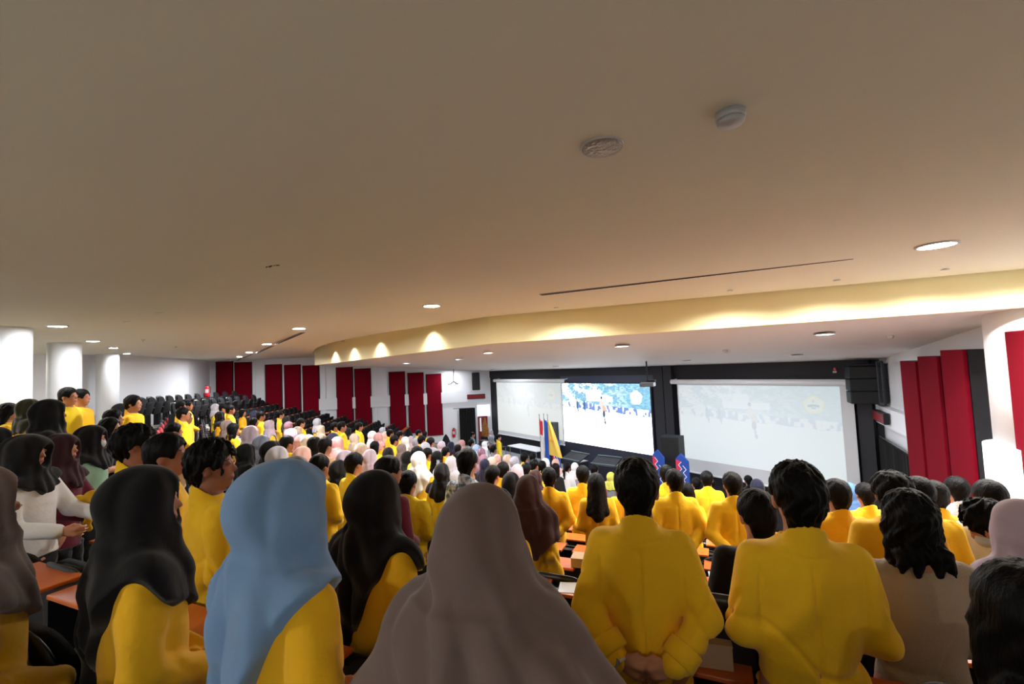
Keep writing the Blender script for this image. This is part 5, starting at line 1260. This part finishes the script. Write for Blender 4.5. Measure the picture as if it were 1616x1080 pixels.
for k in LEFT_ROWS:
    q = 6.1-PITCH_ROW*k+0.29; seats = []
    dist = 0.75
    while dist < 14:
        s_, r_, rz = segpoint('L', q, dist)
        if not inside(s_, r_, 0.75): break
        p = sr(s_, r_, zrow(k)); pp = project(p+Vector((0, 0, .9)))
        if p.x < (-13.0 if k < 2 else -13.8): break
        seats.append((p, rz)); dist += 0.56
    seats = seats[::-1]
    for i, (p, rz) in enumerate(seats):
        if i > 13: break
        place_chair(p, rz, 'black empty chair, %s from the maroon panel wall, %s row of the far block' % (ORD[i], ORD[k]))
# rear rows before the grey wall: a raised strip in front of it
rear = []
NR = 12
for i in range(NR):
    u = i/(NR-1); px = 212+(372-212)*u; d = 14.4+(22.6-14.4)*u**1.1; py = 629.5-(629.5-618)*u
    rear.append(at_d(px, py, d))
mb = MB(); a, b = rear[0], rear[-1]; dr = (b-a); dr.z = 0; dr.normalize(); nn = Vector((dr.y, -dr.x, 0))
zpl = min(p.z for p in rear)-0.96
for off0, off1, dzp in [(-0.62, 0.62, 0.0), (0.62, 1.5, -0.22)]:
    P4 = [a-dr*0.8+nn*off0, b+dr*0.6+nn*off0, b+dr*0.6+nn*off1, a-dr*0.8+nn*off1]
    z0_ = rear[0].z-0.96+dzp; z1_ = rear[-1].z-0.96+dzp
    mb.prism([(p.x, p.y) for p in P4], 0.5, [z0_, z1_, z1_, z0_])
struct(mb.build('floor_rear_strip', FLOORM))
rzr = math.atan2(nn.y, nn.x)-math.pi/2
for i, p in enumerate(rear): place_chair(Vector((p.x, p.y, p.z-0.965)), rzr, 'black empty chair, %s along the back row before the grey wall' % ORD[i])
for i, p in enumerate(rear[:-1]):
    p2 = (p+rear[i+1])/2+nn*1.05; place_chair(Vector((p2.x, p2.y, p2.z-0.965-0.22)), rzr, 'black empty chair, %s along the second row before the grey wall' % ORD[i])
# middle block rows in the crowd
for k in range(3, 8):
    q = 6.1-PITCH_ROW*k+0.29; A = polyq(q); L = A[2][0]-A[1][0]; dist = 0.5
    while dist < L-0.3:
        s_, r_, rz = segpoint('M', q, dist); p = sr(s_, r_, zrow(k)); pp = project(p+Vector((0, 0, .9)))
        if pp and -40 < pp[0] < 1640 and k < 8: place_chair(p, rz, 'black auditorium chair standing among the crowd in the middle rows', 'chairs among the crowd')
        dist += 0.62
# rose-red seats on both sides of the cross aisle
for kk, (x0, y0, d0, x1, y1, d1, n_, zo, lb) in enumerate([(243, 694, 10.5, 271, 655, 17.0, 9, 0, 'rose-red tipped-up seat, %s along the upper side of the cross aisle'), (336, 706, 11.0, 315, 659, 20.0, 13, 0, 'rose-red seat back, %s along the lower side of the cross aisle')]):
    for i in range(n_):
        u = i/(n_-1); d = 1/((1-u)/d0+u/d1); top = at_d(x0+(x1-x0)*u, y0+(y1-y0)*u, d)
        fl = fstep(top.x, top.y)
        place_chair(Vector((top.x, top.y, top.z-0.965)), -math.radians(55)+(0 if kk else math.pi*0), lb % ORD[i], None, 'r', force=True)
        mb = MB(); mb.box((0, 0, 0), (0.75, 0.80, 0.12)); b_ = mb.build('seat_riser', BLACK); b_.location = (top.x, top.y, top.z-0.965-0.065); b_.rotation_euler = (0, 0, -math.radians(55)); struct(b_); b_.name = 'trim_riser'
# near right-hand block
for k in range(0, 6):
    q = 6.1-PITCH_ROW*k+0.29; dist = 0.3+0.2*(k % 2); i = 0
    while dist < 9:
        s_, r_, rz = segpoint('R', q, dist)
        if not inside(s_, r_, 0.5): break
        p = sr(s_, r_, zrow(k)); pp = project(p+Vector((0, 0, .9)))
        if pp and -60 < pp[0] < 1680 and pp[1] < 1200 and p.y > 0.6:
            place_chair(p, rz, 'black chair in the near block, %s row from the rear, %s along' % (ORD[k], ORD[i])); i += 1
        dist += 0.60
print('chairs', n_chairs)
# writing desks: one long board per row and block
def desk(seg, k, d0, d1, label, kind='plain'):
    q = 6.1-PITCH_ROW*k-0.36; z = zrow(k)
    a = segpoint(seg, q, d0); b = segpoint(seg, q, d1)
    pa, pb = sr(a[0], a[1], z), sr(b[0], b[1], z); d = pb-pa; L = d.length; an = math.atan2(d.y, d.x)
    root = empty('writing_desk', pa, an, label, 'desk')
    nb = max(1, int(L/0.60)); st = L/nb
    MB().box((L/2, 0, 0.712), (L, 0.06, 0.03)).build('rail', DKMET, root)
    for i in range(nb): MB().box((st*(i+.5), 0, 0.735), (st-0.11, 0.20, 0.022)).build('desk_board', ORANGE, root, bevel=0.006)
    sgn = 1 if (Matrix.Rotation(an, 2) @ Vector((0, 1))).dot(Vector((math.sin(-a[2]), math.cos(-a[2])))) > 0 else -1
    MB().box((L/2, 0.10*sgn, 0.50), (L, 0.02, 0.44)).build('modesty_panel', BLACK, root)
    n = max(2, int(L/1.8)+1)
    for i in range(n): MB().box((0.1+(L-0.2)*i/(n-1), 0.0, 0.36), (0.05, 0.2, 0.72)).build('support', DKMET, root)
for k in range(0, 11):
    q = 6.1-PITCH_ROW*k; dist = 1.0
    while inside(*segpoint('L', q, dist)[:2], 0.7) and dist < 14 and sr(*segpoint('L', q, dist)[:2]).x > -13.3: dist += 0.2
    desk('L', k, 0.5, dist-0.2, 'long orange-topped writing desk, %s row of the far block by the maroon panels' % ORD[k])
for k in range(3, 10):
    A = polyq(6.1-PITCH_ROW*k-0.36); desk('M', k, 0.4, A[2][0]-A[1][0]-0.3, 'long orange-topped writing desk, %s row of the crowded middle block' % ORD[k-3])
for k in range(0, 9):
    q = 6.1-PITCH_ROW*k; dist = 1.0
    while inside(*segpoint('R', q, dist)[:2], 0.6) and dist < 14: dist += 0.2
    desk('R', k, {2: 3.0, 3: 2.0}.get(k, 0.2), dist-0.2, 'orange-topped writing desk, %s row of the near block' % ORD[k])


for px, py, d, lb in [(84, 972, 1.62, 'black empty chair with grey armrest beside the black-scarfed person'), (1128, 930, 2.0, 'black empty chair back just past the man with clasped hands')]:
    p = at_d(px, py, d); c = copy_tree(chair_b); c.location = (p.x, p.y, p.z-0.965); c.rotation_euler = (0, 0, -math.radians(24)); tag(c, lb, 'chair')

# ---------- small things on the desks ----------
def on_desk(px, k):
    """point on the board of near-block row k that lies in the pixel column px"""
    d = ray(px, 900); u = Vector((d.x, d.y)).normalized(); c = sr(*polyq(6.1-PITCH_ROW*k-0.36)[2]); n = Vector((math.sin(math.radians(24)), math.cos(math.radians(24))))
    t = (c.x*n.x+c.y*n.y)/u.dot(n); return Vector((u.x*t, u.y*t, zrow(k)+0.746))
CARD = mat('cardboard', (186, 156, 124), 0.8, bump=(80, .1)); PAPER = mat('white_paper', (226, 226, 228), 0.7)
for px, k, sz, m_, lb in [(1112, 1, (.16, .12, .09), CARD, 'brown cardboard snack box on the desk beside the man with clasped hands'), (1138, 3, (.17, .14, .05), PAPER, 'small white box on the desk, in front of the black sweatshirt'),
                          (921, 3, (.18, .14, .07), CARD, 'brown box on the orange desk near the pale jeans'), (62, 1, (.18, .14, .06), CARD, 'flat brown box on the desk before the loose white shirt')]:
    r_ = empty('snack_box', on_desk(px, k), -math.radians(24)+.1, lb, 'box'); MB().box((0, 0, sz[2]/2), sz).build('box_body', m_, r_, bevel=.003); MB().box((0, 0, sz[2]+.003), (sz[0]*1.02, sz[1]*1.02, .008)).build('lid', m_, r_, bevel=.002)
q_ = on_desk(1138, 3); r_ = empty('phone', q_+Vector((0, 0, .058)), -.3, 'dark phone lying on the small white box', 'phone'); MB().box((0, 0, .004), (.07, .14, .008)).build('phone_body', SEATP, r_, bevel=.003); MB().box((0, 0, .0085), (.062, .13, .001)).build('phone_screen', GRILL, r_)
for px, k, lb in [(95, 1, 'sheet of paper on the desk beside the empty chair'), (22, 2, 'folded paper on the desk at the picture edge'), (905, 2, 'sheet of paper on the orange desk beside the pale jeans')]:
    o = MB().box((0, 0, .002), (.20, .14, .004), .3).build('paper_sheet', PAPER); o.location = on_desk(px, k); o.rotation_euler = (0, 0, -.5); tag(o, lb, 'paper')
# yellow jacket folded over the arms of the person in maroon
G_ = Grid((-.25, -.2, -.36), (.25, .25, .2), .010); F_ = G_.new(); G_.chain(F_, [(-.12, 0, 0), (.10, .02, .02), (.14, .03, -.10)], [.075, .09, .07], .05); G_.chain(F_, [(-.08, .05, -.02), (-.07, .06, -.28)], [.05, .035], .04)
F_ = (F_+.010*np.sin(G_.X*34+5*np.sin(G_.Z*16))+.006*np.sin(G_.Z*40+G_.Y*30)).astype(np.float32); V_, Q_ = G_.mesh(F_); me = fast_mesh('folded_jacket', V_, Q_); me.materials.append(YEL)
o = bpy.data.objects.new('folded_jacket', me); COL.objects.link(o); o.location = at_d(141, 793, 3.5); o.scale = (.62, .62, .75); tag(o, 'folded yellow jacket hanging over the forearms of the person in maroon', 'jacket')
